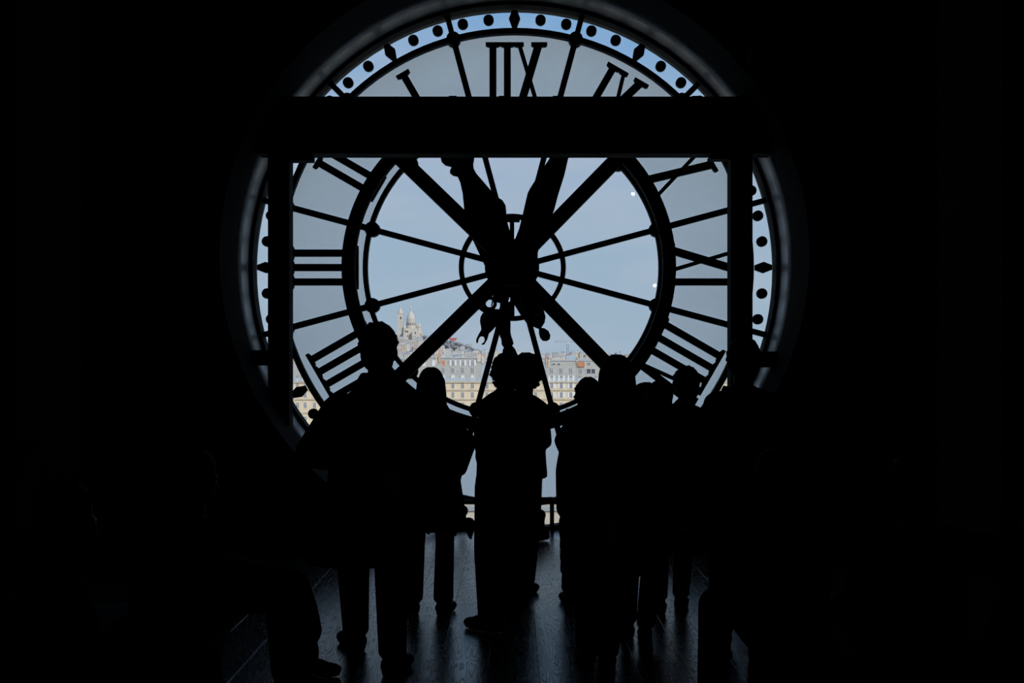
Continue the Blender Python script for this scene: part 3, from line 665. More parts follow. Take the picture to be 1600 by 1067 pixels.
class Fig:
    def __init__(s, label, H, x, y, yaw=0.0, zbase=0.0):
        s.H = H; s.k = H / 1.72; s.yaw = yaw; s.z = zbase
        s.f = Vector((-math.sin(yaw), math.cos(yaw), 0)); s.r = Vector((math.cos(yaw), math.sin(yaw), 0)); s.u = Vector((0, 0, 1))
        s.B = Matrix((s.r, s.f, s.u)).transposed()
        s.root = thing('person', label, 'person', (x, y, 0), 'people in the clock room'); s.o = Vector((x, y, 0)); s.label = label
        s.hk = s.k; s.body = MB(); s.lean = Vector((0, 0, 0))
    def L(s, a, b, c, org=None): return (org if org is not None else s.o) + s.r * a + s.f * b + s.u * c
    def ringpts(s, c, rx, ry, n=20, p=2.3):
        out = []
        for i in range(n):
            t = 2 * math.pi * i / n; ct, st = math.cos(t), math.sin(t)
            q = (abs(ct) ** p + abs(st) ** p) ** (-1 / p)
            out.append(c + s.r * (rx * ct * q) + s.f * (ry * st * q))
        return out
    def tor(s, mb, prof):
        """prof: (centre vector, half width, half depth) from bottom to top"""
        mb.loft([s.ringpts(*p) for p in prof])
    def head(s, c, turn=0.0, tilt=0.0):
        k = s.hk; y = s.yaw + turn
        f = Vector((-math.sin(y), math.cos(y), 0)); r = Vector((math.cos(y), math.sin(y), 0)); u = Vector((0, 0, 1))
        if tilt: q = Matrix.Rotation(tilt, 3, r); f = q @ f; u = q @ u
        B = Matrix((r, f, u)).transposed(); s.hB = B; s.hc = c; s.hf = f; s.hr = r; s.hu = u; b = s.body
        A = lambda x, yy, z: c + (r * x + f * yy + u * z) * k
        s.A = A
        b.ell(A(0, -.012, .028), .074 * k, .094 * k, .088 * k, B)           # cranium
        b.ell(A(0, .022, -.030), .060 * k, .070 * k, .085 * k, B)           # face
        b.ell(A(0, .052, -.088), .038 * k, .034 * k, .028 * k, B)           # chin
        b.ell(A(0, .084, .012), .050 * k, .018 * k, .014 * k, B)            # brow
        b.chain([A(0, .090, .004), A(0, .108, -.032)], [.009 * k, .014 * k], 8)   # nose
        b.ell(A(0, .090, -.062), .024 * k, .010 * k, .007 * k, B)           # lips
        b.ell(A(0, .086, -.073), .020 * k, .010 * k, .006 * k, B)
        for q in (-1, 1):
            b.ell(A(q * .076, -.008, -.012), .009 * k, .019 * k, .031 * k, B)   # ear
            b.ell(A(q * .045, .066, -.030), .018 * k, .018 * k, .016 * k, B)    # cheek
        for q in (-1, 1):
            build('eye', MB().ell(A(q * .031, .079, -.006), .012 * k, .010 * k, .009 * k, B, 10, 8), M['eye'], s.root, True)
    def hand(s, w, d, nrm, side, curl=.45, tuck=False):
        """palm, four unequal fingers and a thumb; d points along the hand, nrm out of the palm"""
        d = d.normalized(); nrm = (nrm - d * nrm.dot(d)).normalized(); ac = d.cross(nrm) * side; k = s.k; b = s.body
        Bm_ = Matrix((ac, nrm, d)).transposed()
        b.ell(w + d * .048 * k, .040 * k, .016 * k, .056 * k, Bm_)
        for i, (o, ln) in enumerate(((-.031, .82), (-.0105, .95), (.0105, 1.0), (.031, .9))):
            p = w + d * (.082 - abs(o) * .25) * k + ac * o * k; a = curl * .55; pts = [p]; v = None
            for sl in (.043, .028, .022):
                v = d * math.cos(a) + nrm * math.sin(a) + ac * o * 1.5; p = p + v.normalized() * sl * ln * k; pts.append(p); a += curl
            b.chain(pts, [.0100 * k, .0095 * k, .0088 * k, .0078 * k], 8)
        p = w + d * .030 * k + ac * .034 * k; pts = [w + d * .015 * k + ac * .02 * k, p]
        v = ((ac * .15 + d * .8 + nrm * .6) if tuck else (ac * .75 + d * .65 + nrm * .35)).normalized(); p = p + v * .038 * k; pts.append(p)
        v = ((ac * -.5 + d * .5 + nrm * .7) if tuck else (ac * .3 + d * .85 + nrm * .5)).normalized(); p = p + v * .030 * k; pts.append(p)
        b.chain(pts, [.013 * k, .0125 * k, .0105 * k, .0088 * k], 8)
    def arm(s, sh, el, wr, side, hd=None, nrm=None, curl=.45, tuck=False):
        k = s.k; b = s.body
        b.chain([sh, sh.lerp(el, .5), el], [.050 * k, .046 * k, .037 * k]); b.chain([el, el.lerp(wr, .35), wr], [.038 * k, .038 * k, .025 * k])
        hd = hd if hd is not None else (wr - el); s.hand(wr, hd, nrm if nrm is not None else s.r * (-side) + s.f * .3, side, curl, tuck)
    def foot(s, an, d, mb=None, name='shoe', heel=.0):
        """bare foot into the body mesh and a shoe with sole over it"""
        k = s.k; d = Vector((d.x, d.y, 0)).normalized(); q = Vector((-d.y, d.x, 0)); z0 = an.z - .075 * k
        b = s.body; base = Vector((an.x, an.y, z0))
        b.chain([an, base + d * .03 + Vector((0, 0, .045))], [.035 * k, .034 * k]); b.chain([base - d * .03 * k + Vector((0, 0, .032)), base + d * .16 * k + Vector((0, 0, .026))], [.028 * k, .022 * k])
        m = MB(); B = Matrix((q, d, Vector((0, 0, 1)))).transposed()
        m.ell(base - d * .035 * k + Vector((0, 0, .046)), .047 * k, .056 * k, .048 * k, B); m.ell(base + d * .05 * k + Vector((0, 0, .046)), .049 * k, .104 * k, .048 * k, B)
        m.ell(base + d * .135 * k + Vector((0, 0, .034)), .055 * k, .078 * k, .036 * k, B); m.cap(base + Vector((0, 0, .05)), base + Vector((0, 0, .115)), .046 * k, .044 * k)
        rings = []
        for z in (.001, .020):
            row = []
            for i in range(18):
                t = 2 * math.pi * i / 18; row.append(base + d * (.05 + .155 * math.cos(t)) * k + q * (.051 * math.sin(t) * (1 + .12 * math.cos(t))) * k + Vector((0, 0, z)))
            rings.append(row)
        m.loft(rings)
        remesh('shoe', m, M['shoe'], s.root, .010, 1)
    def leg(s, hip, kn, an, d):
        k = s.k; b = s.body
        b.chain([hip, hip.lerp(kn, .5), kn], [.085 * k, .072 * k, .052 * k]); b.chain([kn, kn.lerp(an, .3), an], [.052 * k, .054 * k, .034 * k]); s.foot(an, d)
    def finish(s, skin='skin'):
        remesh('body', s.body, M[skin], s.root, .0095, 1)
    def cloth(s, name, mb, m, voxel=.013, sm=2, label=None):
        o = remesh(name, mb, M[m], s.root, voxel, sm)
        if label: o['label'] = label
        return o
    def skull_cap(s, mb, grow=.012, low=-.03, back=.02):
        """hair over the cranium, open at the face"""
        k = s.hk; A = s.A
        mb.ell(A(0, -.022, .036), (.076 + grow) * k, (.088 + grow) * k, (.086 + grow) * k, s.hB)
        mb.ell(A(0, -.05, -.02), (.066 + grow) * k, (.052 + grow) * k, (.068 + grow) * k, s.hB)
    def curls(s, mb, cen, rx, ry, rz, n, r0, r1, seed, face=.55):
        rr = random.Random(seed)
        for i in range(n):
            z = 1 - 2 * (i + .5) / n; t = i * 2.39996; q = math.sqrt(max(0, 1 - z * z)); v = Vector((q * math.cos(t), q * math.sin(t), z))
            if v.y > face and v.z < .35: continue
            p = cen + s.hB @ Vector((v.x * rx, v.y * ry, v.z * rz)) * rr.uniform(.90, 1.05); r = rr.uniform(r0, r1); mb.ell(p, r, r, r, None, 8, 6)

def standing(label, H, x, y, yaw, feet, arms=None, pel=None, headpos=None, turn=0.0, tilt=0.0, shw=.185, coat=None, legr=(.10, .082, .075), cuff=.10, mats=('black', 'char'), hairfn=None, sleeve=(.072, .066, .058), skirt=None, coatname='coat', shz=None, hsc=1.0):
    F = Fig(label, H, x, y, yaw); F.hk = F.k * hsc; k = F.k; b = F.body
    pv = F.o + Vector((0, 0, .535 * H)) if pel is None else Vector((pel[0], pel[1], .535 * H))
    zs = shz if shz else .818 * H
    hc = Vector((headpos[0], headpos[1], H - .118 * F.hk)) if headpos else F.o + F.u * (H - .118 * F.hk)
    nb = Vector((hc.x * .6 + pv.x * .4, hc.y * .5 + pv.y * .5, zs + .01)) - F.f * .015
    ch = pv.lerp(nb, .68)
    F.tor(b, [(pv - F.u * .10 * k, .12 * k, .09 * k), (pv, .165 * k, .115 * k), (pv.lerp(nb, .32), .135 * k, .095 * k), (ch, .165 * k, .115 * k), (nb - F.u * .045, min(.150 * k, shw * k * .78), .080 * k), (nb + F.u * .02, .062 * k, .056 * k)])
    b.chain([nb - F.u * .03, hc - F.u * .05 * k - F.f * .01], [.058 * k, .054 * k]); F.head(hc, turn, tilt)
    tro = MB(); F.tor(tro, [(pv - F.u * .13 * k, .15 * k, .115 * k), (pv, .182 * k, .132 * k), (pv + F.u * .09 * k, .165 * k, .12 * k)])
    for i, (fx, fy, fd) in enumerate(feet):
        s_ = -1 if i == 0 else 1; hip = pv + F.r * s_ * .088 * k - F.u * .03 * k; an = Vector((fx, fy, .078 * k)); d = Vector((-math.sin(fd), math.cos(fd), 0))
        kn = hip.lerp(an, .5) + (F.f * .03 + d * .02); kn.z = .285 * H
        F.leg(hip, kn, an, d)
        lo = an + Vector((0, 0, cuff - .078 * k + .0)); lo = kn.lerp(an, (kn.z - cuff - .02) / (kn.z - an.z))
        tro.chain([hip, kn, lo], [legr[0] * k, legr[1] * k, legr[2] * k], 14)
        tro.lathe(lo.x, lo.y, [(legr[2] * k * .98, lo.z + .02), (legr[2] * k * 1.02, cuff)], 14)
    ct = MB(); sw = shw * k
    shs = [nb + F.r * s_ * sw - F.u * .035 for s_ in (-1, 1)]
    for i, sh in enumerate(shs):
        s_ = -1 if i == 0 else 1; a = (arms or {}).get('LR'[i])
        if a: el, wr = Vector(a[0]), Vector(a[1]); ex = a[2:] if len(a) > 2 else ()
        else: el = sh + F.r * s_ * .055 - F.f * .03 - F.u * .285 * k; wr = el + F.f * .07 - F.u * .235 * k + F.r * s_ * .005; ex = ()
        F.arm(sh, el, wr, s_, *ex)
        ct.chain([nb + F.u * .03, nb.lerp(sh, .55) + F.u * .022, sh], [.055 * k, .056 * k, .056 * k], 12); ct.chain([sh - F.r * s_ * .03, sh, el], [sleeve[0] * k * 1.05, sleeve[0] * k, sleeve[1] * k], 14); ct.chain([el, el.lerp(wr, .92)], [sleeve[1] * k, sleeve[2] * k], 14)
    if coat:
        prof = []
        for z, rx, ry, dx in coat: prof.append((Vector((0, 0, z)) + Vector(((pv.x if z < pv.z else pv.lerp(nb, (z - pv.z) / (nb.z - pv.z)).x) + dx, (pv.y if z < pv.z else pv.lerp(nb, (z - pv.z) / (nb.z - pv.z)).y), 0)), rx, ry))
        F.tor(ct, prof)
    F.tor(ct, [(ch - F.u * .15, .19 * k, .135 * k), (ch, .20 * k, .142 * k), (nb - F.u * .05, sw * .98, .115 * k), (nb - F.u * .005, sw * .72, .095 * k), (nb + F.u * .028, .088 * k, .082 * k)])
    ct.chain([nb, nb + F.u * .045 * k], [.076 * k, .066 * k])
    F.cloth(coatname, ct, mats[0]); F.cloth('trousers', tro, mats[1])
    F.finish()
    if hairfn:
        hm = MB(); vx = hairfn(F, hm) or .009; F.cloth('hair', hm, 'hair', vx, 1)
    return F

def long_hair(drop, wid=.085, dep=.05):
    def fn(F, m):
        F.skull_cap(m, .014); k = F.hk; A = F.A
        for q in (-1, -.5, 0, .5, 1):
            m.chain([A(q * .055, -.05, .03), A(q * .068, -.065, -.08), A(q * wid * .8, -.085, -drop + abs(q) * .02)], [.045 * k, .043 * k, .030 * k], 10)
        m.chain([A(.07, -.02, .0), A(.085, -.03, -.10), A(.10, -.05, -drop * .9)], [.024 * k, .028 * k, .014 * k], 8)
        m.chain([A(-.07, -.02, .0), A(-.08, -.03, -.10), A(-.085, -.05, -drop * .9)], [.024 * k, .028 * k, .014 * k], 8)
    return fn
def short_hair(F, m):
    F.skull_cap(m, .010); rr = random.Random(3)
    F.curls(m, F.A(0, -.018, .034), .082 * F.hk, .096 * F.hk, .092 * F.hk, 90, .010, .016, 5, .45)
    return .008

# tall man, back to the camera, left of centre
Yh = 6.8
tm = standing('tall person in a long dark coat, elbow out, with the highest head', 1.806, PX(590, 6.8), 6.85, .0,
    [(PX(556, 7.2), 7.2, .5), (PX(613, 6.6), 6.62, -.3)], {'L': ((PX(484, 6.8), 6.86, PZ(708, 6.8)), (PX(530, 6.8), 7.10, PZ(722, 6.8)))},
    pel=(PX(576, 6.85), 6.86), headpos=(PX(593, 6.8), 6.80), hsc=1.13, shz=1.375, shw=.185,
    coat=[(.525, .300, .17, -.035), (.70, .275, .165, -.02), (.98, .225, .155, 0), (1.15, .215, .15, 0), (1.40, .23, .13, 0)],
    legr=(.108, .088, .072), hairfn=short_hair, mats=('black', 'black'), sleeve=(.088, .085, .075), turn=-.12)
hd = MB()                                              # turned-up hood and collar behind the neck
nbp = tm.hc - Vector((0, 0, .165))
for t in range(9):
    a = R(-100 + 25 * t); hd.cap(nbp + Vector((.105 * math.sin(a), -.08 * math.cos(a) - .01, -.03)), nbp + Vector((.085 * math.sin(a), -.075 * math.cos(a), .03)), .036, .026, 8)
hd.chain([nbp + Vector((-.225, 0, -.225)), nbp + Vector((-.13, 0, -.095)), nbp + Vector((.11, 0, -.055)), nbp + Vector((.24, 0, -.165))], [.06, .055, .055, .06], 10)
tm.cloth('hood', hd, 'black')
pc = P(614, 752, 6.66)
pc.y = 6.655; o = build('folded_leaflet', MB().box(pc.x - .035, pc.x + .035, pc.y - .004, pc.y + .004, pc.z - .065, pc.z + .065), M['paper'], tm.root, at=pc); o.rotation_euler = (R(8), R(-12), R(8))
pk = MB().box(pc.x - .06, pc.x + .06, 6.665, 6.70, pc.z - .11, pc.z - .01); build('pocket', pk, M['black'], tm.root)

# woman with long straight hair
w2 = standing('person with long straight hair between the tall man and the raised phone', 1.566, PX(675, 8.2), 8.2, .05,
    [(PX(645, 8.2), 8.2, .25), (PX(693, 8.2), 8.17, -.25)], {'R': ((PX(733, 8.2), 8.20, PZ(690, 8.2)), (PX(716, 8.2), 8.34, PZ(740, 8.2))), 'L': ((PX(628, 8.2), 8.2, PZ(735, 8.2)), (PX(642, 8.2), 8.33, PZ(780, 8.2)))},
    headpos=(PX(674, 8.2), 8.18), shw=.135, shz=1.235, sleeve=(.058, .056, .050), coat=[(.53, .205, .14, .03), (.62, .20, .14, .02), (.85, .185, .13, .0), (1.05, .18, .13, 0)], legr=(.078, .068, .072), cuff=.095, hairfn=long_hair(.27, .078), mats=('char', 'black'))
for px_, py_, d_ in ((735, 848, .06), (712, 838, -.08), (668, 842, .10), (660, 834, -.06)):
    tl = MB().cap(P(px_ - 3, 820, 8.2) + Vector((0, d_, 0)), P(px_, py_ - 4, 8.2) + Vector((0, d_, 0)), .045, .012, 8)
    w2.cloth('coat_tail', tl, 'char')
hs = MB(); rr = random.Random(2)
for i in range(7): hs.chain([w2.A(.07 + .004 * i, -.06, -.12), w2.A(.105 + .012 * i, -.06, -.20 - .008 * i), w2.A(.13 + .02 * i, -.055, -.245 - .006 * i)], [.010, .006, .0045], 6)
w2.cloth('hair_strands', hs, 'hair', .006, 0)

# person raising a phone
p3 = standing('person raising a phone overhead, rounded hair and wide trousers, at the centre', 1.655, PX(790, 7.8), 7.8, .12,
    [(PX(768, 7.66), 7.66, .95), (PX(800, 7.95), 7.98, -.2)],
    {'R': ((PX(816, 8.05), 8.06, PZ(600, 8.05)), tuple(P(793.5, 545, 8.10)), Vector((-.16, .0, 1)), Vector((-.25, -1, 0)), .85, True), 'L': ((PX(754, 7.8), 7.84, PZ(715, 7.8)), (PX(764, 7.8), 8.02, PZ(690, 7.8)))},
    pel=(PX(787, 7.8), 7.82), headpos=(PX(790, 7.8), 7.78), turn=.35,
    coat=[(.70, .175, .13, .0), (.90, .17, .125, 0), (1.1, .165, .12, 0)], legr=(.098, .088, .086), cuff=.065, mats=('black', 'black'), coatname='jacket', sleeve=(.052, .050, .046), shw=.118, shz=1.365,
    hairfn=lambda F, m: (F.skull_cap(m, .014), F.curls(m, F.A(.004, -.02, .010), .100, .106, .114, 170, .010, .016, 8, .5), .008)[-1])
sf = MB()
for t in range(12):
    a, b_ = R(30 * t), R(30 * t + 30); cc = p3.hc + Vector((0, -.01, -.165))
    sf.cap(cc + Vector((.058 * math.sin(a), .055 * math.cos(a), .012 * math.sin(2 * a))), cc + Vector((.058 * math.sin(b_), .055 * math.cos(b_), .012 * math.sin(2 * b_))), .034, .034, 8)
p3.cloth('scarf', sf, 'black')
ph = thing('phone', 'dark phone held upright in the raised hand', 'phone', tuple(P(789.5, 522, 8.07)))
c = P(789.5, 497, 8.07); hwd, hht = 8.3 / FPX * 8.07, 25.5 / FPX * 8.07
def rrect(cx, cz, w, h, r, n=5):
    return [(cx + sx * (w - r) + r * math.cos(R(a0 + 90 * i / n)), cz + sz * (h - r) + r * math.sin(R(a0 + 90 * i / n))) for sx, sz, a0 in ((1, 1, 0), (-1, 1, 90), (-1, -1, 180), (1, -1, 270)) for i in range(n + 1)]
build('case', MB().prism(rrect(c.x, c.z, hwd, hht, .009), c.y - .005, c.y + .005), M['phone'], ph)
build('screen', MB().prism(rrect(c.x, c.z, hwd - .004, hht - .006, .006), c.y - .0065, c.y - .005), M['phone'], ph)
build('camera_bump', MB().prism(rrect(c.x - hwd * .4, c.z + hht * .7, .016, .02, .006), c.y + .005, c.y + .008), M['phone'], ph)

# person with curly hair behind
p4 = standing('person with bushy curly hair just right of the raised arm', 1.665, PX(826, 8.85), 8.86, -.25,
    [(PX(790, 8.9), 8.95, 0), (PX(821, 8.85), 8.82, -.35)], {'R': ((PX(851, 8.85), 8.86, PZ(690, 8.85)), (PX(838, 8.85), 9.06, PZ(690, 8.85)))},
    pel=(PX(812, 8.85), 8.86), headpos=(PX(824, 8.85), 8.84), turn=-.2,
    coat=[(.808, .176, .14, .015), (.84, .178, .14, .015), (.92, .172, .13, .012), (1.1, .16, .12, .0)], shw=.125, shz=1.315, sleeve=(.056, .054, .05), legr=(.080, .074, .066), mats=('navy', 'black'), coatname='jacket',
    hairfn=lambda F, m: (F.skull_cap(m, .012), F.curls(m, F.A(.000, -.02, -.006), .107, .115, .124, 270, .009, .017, 21, .55), .007)[-1])

# woman in a long quilted coat
quilt = []
for i in range(41):
    t = i / 40; z = .20 + 1.10 * t; quilt.append((z, .178 - .05 * abs(t - .42) + .010 * abs(math.sin(math.pi * (z - .20) / .077)), .145 + .006 * abs(math.sin(math.pi * (z - .20) / .077)), -.02 + .02 * t))
p5 = standing('short person in a long quilted coat beside the gap of light', 1.498, PX(919, 8.5), 8.5, .15,
    [(PX(890, 8.5), 8.5, .2), (PX(921, 8.5), 8.55, -.1)], {'L': ((PX(880, 8.5), 8.50, PZ(688, 8.5)), (PX(897, 8.5), 8.66, PZ(730, 8.5)))}, headpos=(PX(918, 8.5), 8.48), coat=quilt, legr=(.085, .072, .066), mats=('navy', 'black'), sleeve=(.074, .070, .064), coatname='quilted_coat', shw=.14, shz=1.18,
    hairfn=lambda F, m: (F.skull_cap(m, .016), F.curls(m, F.A(0, -.03, .0), .088, .092, .11, 130, .008, .015, 33, .5), .008)[-1])
bt = MB()
for px_ in (889, 922):
    bt = MB()
    for zz in (.115, .165): bt.ell((PX(px_, 8.5), 8.5, zz), .055, .062, .032)
    p5.cloth('boot_cuff', bt, 'black')

# hooded person, nearest of the right group
p6 = standing('long haired person standing nearest the camera in the right group', 1.635, PX(950, 6.7), 6.7, -.05,
    [(PX(918, 6.75), 6.80, .1), (PX(946, 6.7), 6.62, -.1)], {'R': ((PX(1008, 6.7), 6.70, PZ(750, 6.7)), (PX(990, 6.7), 6.86, PZ(800, 6.7)))}, pel=(PX(944, 6.7), 6.72), headpos=(PX(963, 6.7), 6.68),
    coat=[(.60, .20, .14, .0), (.85, .19, .14, .0), (1.1, .185, .135, .0)], legr=(.094, .078, .066), mats=('char', 'black'),
    hairfn=lambda F, m: (long_hair(.24, .07)(F, m), m.ell(F.A(0, -.03, .005), .086, .095, .115, F.hB), .009)[-1])
tb = thing('shoulder_bag', 'dark shoulder bag with a pale tag at the hip of the long haired person', 'bag', tuple(P(962, 880, 6.5)))
c = P(962, 845, 6.49)
build('bag_body', MB().prism(rrect(c.x, c.z, .10, .115, .02), c.y - .04, c.y + .04), M['char'], tb)
build('strap', MB().chain([c + Vector((-.07, 0, .11)), c + Vector((-.09, .03, .38)), c + Vector((-.055, .07, .63))], [.011, .011, .011], 8).chain([c + Vector((.07, 0, .11)), c + Vector((.02, .02, .40)), c + Vector((-.045, .07, .63))], [.011, .011, .011], 8), M['char'], tb, True)
tp = P(955, 829, 6.44); o = build('tag', MB().box(tp.x - .028, tp.x + .028, tp.y - .003, tp.y + .003, tp.z - .05, tp.z + .05), M['paper'], tb, at=tp); o.rotation_euler = (0, R(-8), 0)

p7 = standing('short person with a flat knot of hair between two taller neighbours', 1.492, PX(1018, 7.4), 7.4, .0,
    [(PX(981, 7.45), 7.48, .1), (PX(1006, 7.4), 7.34, -.1)], {'L': ((PX(985, 7.4), 7.46, PZ(690, 7.4)), (PX(1003, 7.4), 7.62, PZ(630, 7.4)), Vector((.15, .1, 1)), Vector((.4, .9, 0)), .6)}, pel=(PX(1010, 7.4), 7.4), headpos=(PX(1030, 7.4), 7.38), coat=[(.55, .19, .14, -.02), (.8, .185, .135, -.01), (1.0, .18, .13, 0)], legr=(.086, .072, .064), mats=('black', 'char'), shw=.17,
    hairfn=lambda F, m: (F.skull_cap(m, .014), m.ell(F.A(-.062, -.05, .068), .036, .034, .030, F.hB), m.chain([F.A(-.05, -.07, -.02), F.A(.06, -.07, -.10)], [.06, .06], 10), .009)[-1])
pq = P(1010.5, 611, 7.66); ph2 = thing('phone', 'dark phone held up beside the short person with a knot of hair', 'phone', tuple(P(1010.5, 624, 7.66)))
build('case', MB().prism(rrect(pq.x, pq.z, .027, .054, .008), pq.y - .005, pq.y + .005), M['phone'], ph2)
build('screen', MB().prism(rrect(pq.x, pq.z, .024, .049, .006), pq.y - .0065, pq.y - .005), M['phone'], ph2)
build('camera_bump', MB().prism(rrect(pq.x - .01, pq.z + .035, .010, .012, .004), pq.y + .005, pq.y + .008), M['phone'], ph2)
p8 = standing('round headed person with legs apart, beside the right steel post', 1.572, PX(1072, 8.3), 8.3, .0,
    [(PX(1029, 8.25), 8.22, .15), (PX(1064, 8.3), 8.32, -.2)], {}, pel=(PX(1055, 8.3), 8.3), headpos=(PX(1072, 8.3), 8.28), hsc=1.1, shz=1.27, shw=.15, coat=[(.72, .185, .135, 0), (.9, .18, .13, 0), (1.1, .175, .13, 0)], legr=(.088, .074, .062), mats=('navy', 'black'), coatname='jacket', hairfn=short_hair)
p9 = standing('person with wavy hair standing in front of the right steel post', 1.735, PX(1160, 7.2), 7.2, .0,
    [(PX(1130, 7.25), 7.28, .1), (PX(1188, 7.2), 7.16, -.15)], {}, headpos=(PX(1160, 7.2), 7.18), coat=[(.66, .22, .15, 0), (.9, .205, .145, 0), (1.2, .20, .14, 0)], legr=(.10, .082, .072), mats=('black', 'black'), shw=.15, shz=1.395, hsc=1.06, sleeve=(.074, .07, .062),
    hairfn=lambda F, m: (F.skull_cap(m, .012), F.curls(m, F.A(0, -.02, .02), .088, .100, .105, 120, .011, .019, 44, .5), .008)[-1])

# ------------------------------------------------------------------ benches and seated people at the sides
def bench(x0, x1, y0, y1, label):
    t = thing('bench', label, 'bench', ((x0 + x1) / 2, (y0 + y1) / 2, 0), 'museum benches')
    m = MB(); r = .03
    build('seat_cushion', MB().prism(rrect((x0 + x1) / 2, .405, (x1 - x0) / 2, .045, r), y0, y1), M['bench'], t)
    build('frame', MB().box(x0 + .04, x1 - .04, y0 + .04, y1 - .04, .30, .36), M['steel'], t)
    for x in (x0 + .10, x1 - .10):
        for y in (y0 + .12, y1 - .12): build('leg', MB().box(x - .035, x + .035, y - .035, y + .035, 0, .30), M['steel'], t)
bench(-2.05, -1.32, 3.55, 6.15, 'dark padded bench at the left with two people seated')
bench(1.0, 2.15, 3.60, 5.75, 'wide dark padded bench at the right with three people seated')

def seated(label, x, y, yaw, H=1.7, feet=None, lean=.10, mats=('black', 'char'), hairfn=short_hair, top=None, fdir=None, turn=0.0, tilt=-.25, cuffr=.075):
    F = Fig(label, H, x, y, yaw); k = F.k; b = F.body; sz = .45
    pv = F.o + F.u * (sz + .11); nb = pv + F.u * .48 * k + F.f * lean; hc = nb + F.u * .205 * k + F.f * .04; ch = pv.lerp(nb, .66)
    if top: d = top - (hc.z + .118 * k); nb.z += d; hc.z += d; ch = pv.lerp(nb, .66)
    F.tor(b, [(pv - F.u * .09, .15 * k, .11 * k), (pv, .17 * k, .12 * k), (pv.lerp(nb, .33), .14 * k, .10 * k), (ch, .165 * k, .115 * k), (nb - F.u * .045, .15 * k, .085 * k), (nb + F.u * .02, .07 * k, .06 * k)])
    b.chain([nb - F.u * .03, hc - F.u * .05 * k], [.058 * k, .054 * k]); F.head(hc, turn, tilt)
    tro = MB(); F.tor(tro, [(pv - F.u * .105, .18 * k, .15 * k), (pv, .19 * k, .15 * k), (pv + F.u * .08, .17 * k, .125 * k)])
    for i in (0, 1):
        s_ = -1 if i == 0 else 1; hip = pv + F.r * s_ * .09 * k - F.u * .01
        an, kn = (feet[i] if feet else (F.L(s_ * .12, .55, .078), F.L(s_ * .13, .47, .50)))
        F.leg(hip, kn, an, fdir or (F.f + F.r * s_ * .1))
        lo = kn.lerp(an, .90); tro.chain([hip, kn, lo], [.10 * k, .085 * k, cuffr * k], 14)
    ct = MB(); sw = .18 * k
    for i in (0, 1):
        s_ = -1 if i == 0 else 1; sh = nb + F.r * s_ * sw - F.u * .035
        el = sh + F.r * s_ * .04 + F.f * .08 - F.u * .26 * k; wr = el + F.f * .21 - F.u * .01 - F.r * s_ * .10
        F.arm(sh, el, wr, s_, None, F.u * .8 - F.r * s_ * .4, .5)
        ct.chain([sh - F.r * s_ * .03, sh, el], [.075 * k, .072 * k, .064 * k], 14); ct.chain([el, el.lerp(wr, .9)], [.064 * k, .050 * k], 14)
        if i == 1: F.rw = wr
    F.tor(ct, [(pv - F.u * .10, .21 * k, .17 * k), (pv + F.u * .1, .195 * k, .145 * k), (ch, .20 * k, .142 * k), (nb - F.u * .05, sw * .98, .115 * k), (nb - F.u * .005, sw * .72, .095 * k), (nb + F.u * .03, .088 * k, .082 * k)])
    F.cloth('coat', ct, mats[0]); F.cloth('trousers', tro, mats[1]); F.finish()
    hm = MB(); vx = hairfn(F, hm) or .009; F.cloth('hair', hm, 'hair', vx, 1)
    return F
# left: seated sideways, one leg stretched towards the light
fx = lambda px, py, Y: Vector((PX(px, Y), Y, PZ(py, Y)))
s1 = seated('seated person at the left, knee and shoe stretched into the light', PX(262, 5.85), 5.85, R(-55), 1.70,
    feet=[(Vector((PX(468, 6.5), 6.55, .078)), fx(455, 922, 6.45)), (Vector((PX(455, 6.2), 6.22, .078)), fx(440, 930, 6.15))], lean=.10, top=1.19, fdir=Vector((1, -.05, 0)), mats=('black', 'black'), cuffr=.10, hairfn=long_hair(.2))
sk = MB().chain([fx(330, 900, 6.1), fx(420, 918, 6.4), fx(452, 922, 6.46), fx(466, 960, 6.5), fx(476, 985, 6.52)], [.13, .115, .11, .105, .09], 14)
s1.cloth('long_skirt', sk, 'black')
pt = P(306, 829, 6.2); p_ = thing('phone', 'small phone with a lit edge held by the left seated person', 'phone', tuple(pt))
scr = bpy.data.materials.new('lit_screen'); scr.use_nodes = True; scr.node_tree.nodes['Principled BSDF'].inputs['Emission Color'].default_value = (.8, .9, 1, 1); scr.node_tree.nodes['Principled BSDF'].inputs['Emission Strength'].default_value = .5
build('case', MB().box(pt.x - .035, pt.x + .035, pt.y - .004, pt.y + .07, pt.z - .012, pt.z - .003), M['phone'], p_)
build('screen', MB().box(pt.x - .006, pt.x + .010, pt.y - .004, pt.y + .06, pt.z - .003, pt.z + .003), scr, p_)
seated('seated person at the far left edge, back to the camera', PX(60, 4.3), 4.3, R(-80), 1.68, lean=.05, top=PZ(757, 4.3), mats=('char', 'black'))
seated('seated person nearest the clock on the right bench', PX(1222, 5.4), 5.4, R(10), 1.66, lean=.05, top=PZ(708, 5.4), mats=('black', 'char'), hairfn=long_hair(.22))
seated('middle seated person on the right bench', PX(1428, 5.4), 5.35, R(5), 1.70, lean=.05, top=PZ(716, 5.4), mats=('navy', 'black'))
seated('seated person cut off by the right edge of the picture', PX(1612, 4.25), 4.25, R(-85), 1.70, lean=.05, top=PZ(759, 4.25), mats=('black', 'black'))

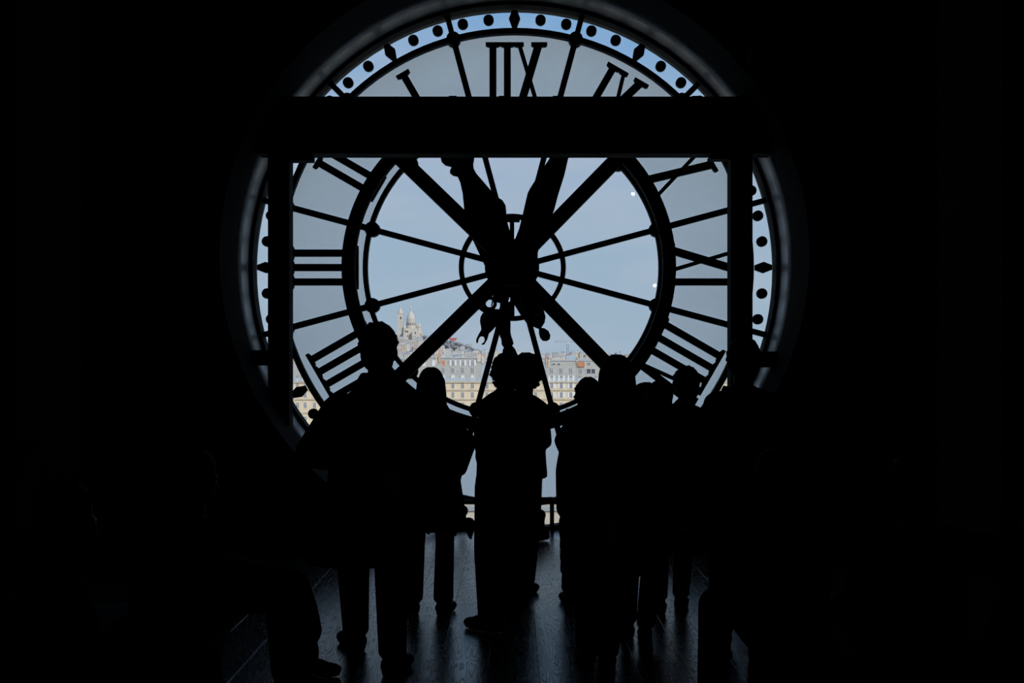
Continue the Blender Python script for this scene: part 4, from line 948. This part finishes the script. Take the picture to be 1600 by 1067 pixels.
# bag on the floor by the rail
bgp = Vector((PX(838, 11.6), 11.62, 0))
bg_ = thing('backpack', 'dark bag lying on the floor by the guard rail', 'bag', tuple(bgp))
m = MB().ell(bgp + Vector((-.02, 0, .13)), .10, .11, .13).ell(bgp + Vector((.02, -.03, .20)), .06, .08, .075).ell(bgp + Vector((.03, -.08, .07)), .09, .07, .07)
m.chain([bgp + Vector((-.08, 0, .05)), bgp + Vector((.09, -.05, .04))], [.05, .035], 10)
remesh('bag_body', m, M['black'], bg_, .010, 2)
build('strap', MB().chain([bgp + Vector((-.05, 0, .24)), bgp + Vector((0, .0, .30)), bgp + Vector((.04, 0, .25))], [.009, .009, .009], 8), M['char'], bg_, True)

# notice plate on the left pilaster
y = WN - .16; a_ = P(45, 701, y)
sg = thing('notice_plate', 'small dim notice plate on the left pilaster', 'sign', tuple(a_))
build('plate', MB().box(PX(38, y), PX(53, y), y - .012, y - .001, PZ(715, y), PZ(688, y)), M['paper'], sg)
build('side_box', MB().box(PX(28, y), PX(36.5, y), y - .05, y - .001, PZ(731, y), PZ(689, y)), M['steel'], sg)

# ceiling spotlights behind the camera: their reflections are the white points in the glass
M['lamp'] = bpy.data.materials.new('lit_lamp'); M['lamp'].use_nodes = True
pb = M['lamp'].node_tree.nodes['Principled BSDF']; pb.inputs['Emission Color'].default_value = (1, .95, .88, 1); pb.inputs['Emission Strength'].default_value = 30.0
for (px, py), nm in (((989, 303), 'upper'), ((1023, 446), 'lower')):
    Ly = -1.2; Yv = 2 * (GY + .05) - Ly; pos = Vector((PX(px, Yv), Ly, PZ(py, Yv)))
    t = thing('spotlight', '%s of two small lit spotlights behind the camera, mirrored in the glass' % nm, 'spotlight', tuple(pos), 'small spotlights')
    r = 3.0 / FPX * Yv
    h = MB().ring(pos.x, pos.z, r, r + .012, pos.y - .10, pos.y + .03, 24).disc(pos.x, pos.z, r + .012, pos.y - .12, pos.y - .10)
    build('housing', h, M['steel'], t)
    build('lens', MB().disc(pos.x, pos.z, r * .98, pos.y - .02, pos.y), M['lamp'], t)
    build('stem', MB().cap((pos.x, pos.y - .08, pos.z), (pos.x, pos.y - .08, ZC), .012, .012, 8), M['steel'], t)
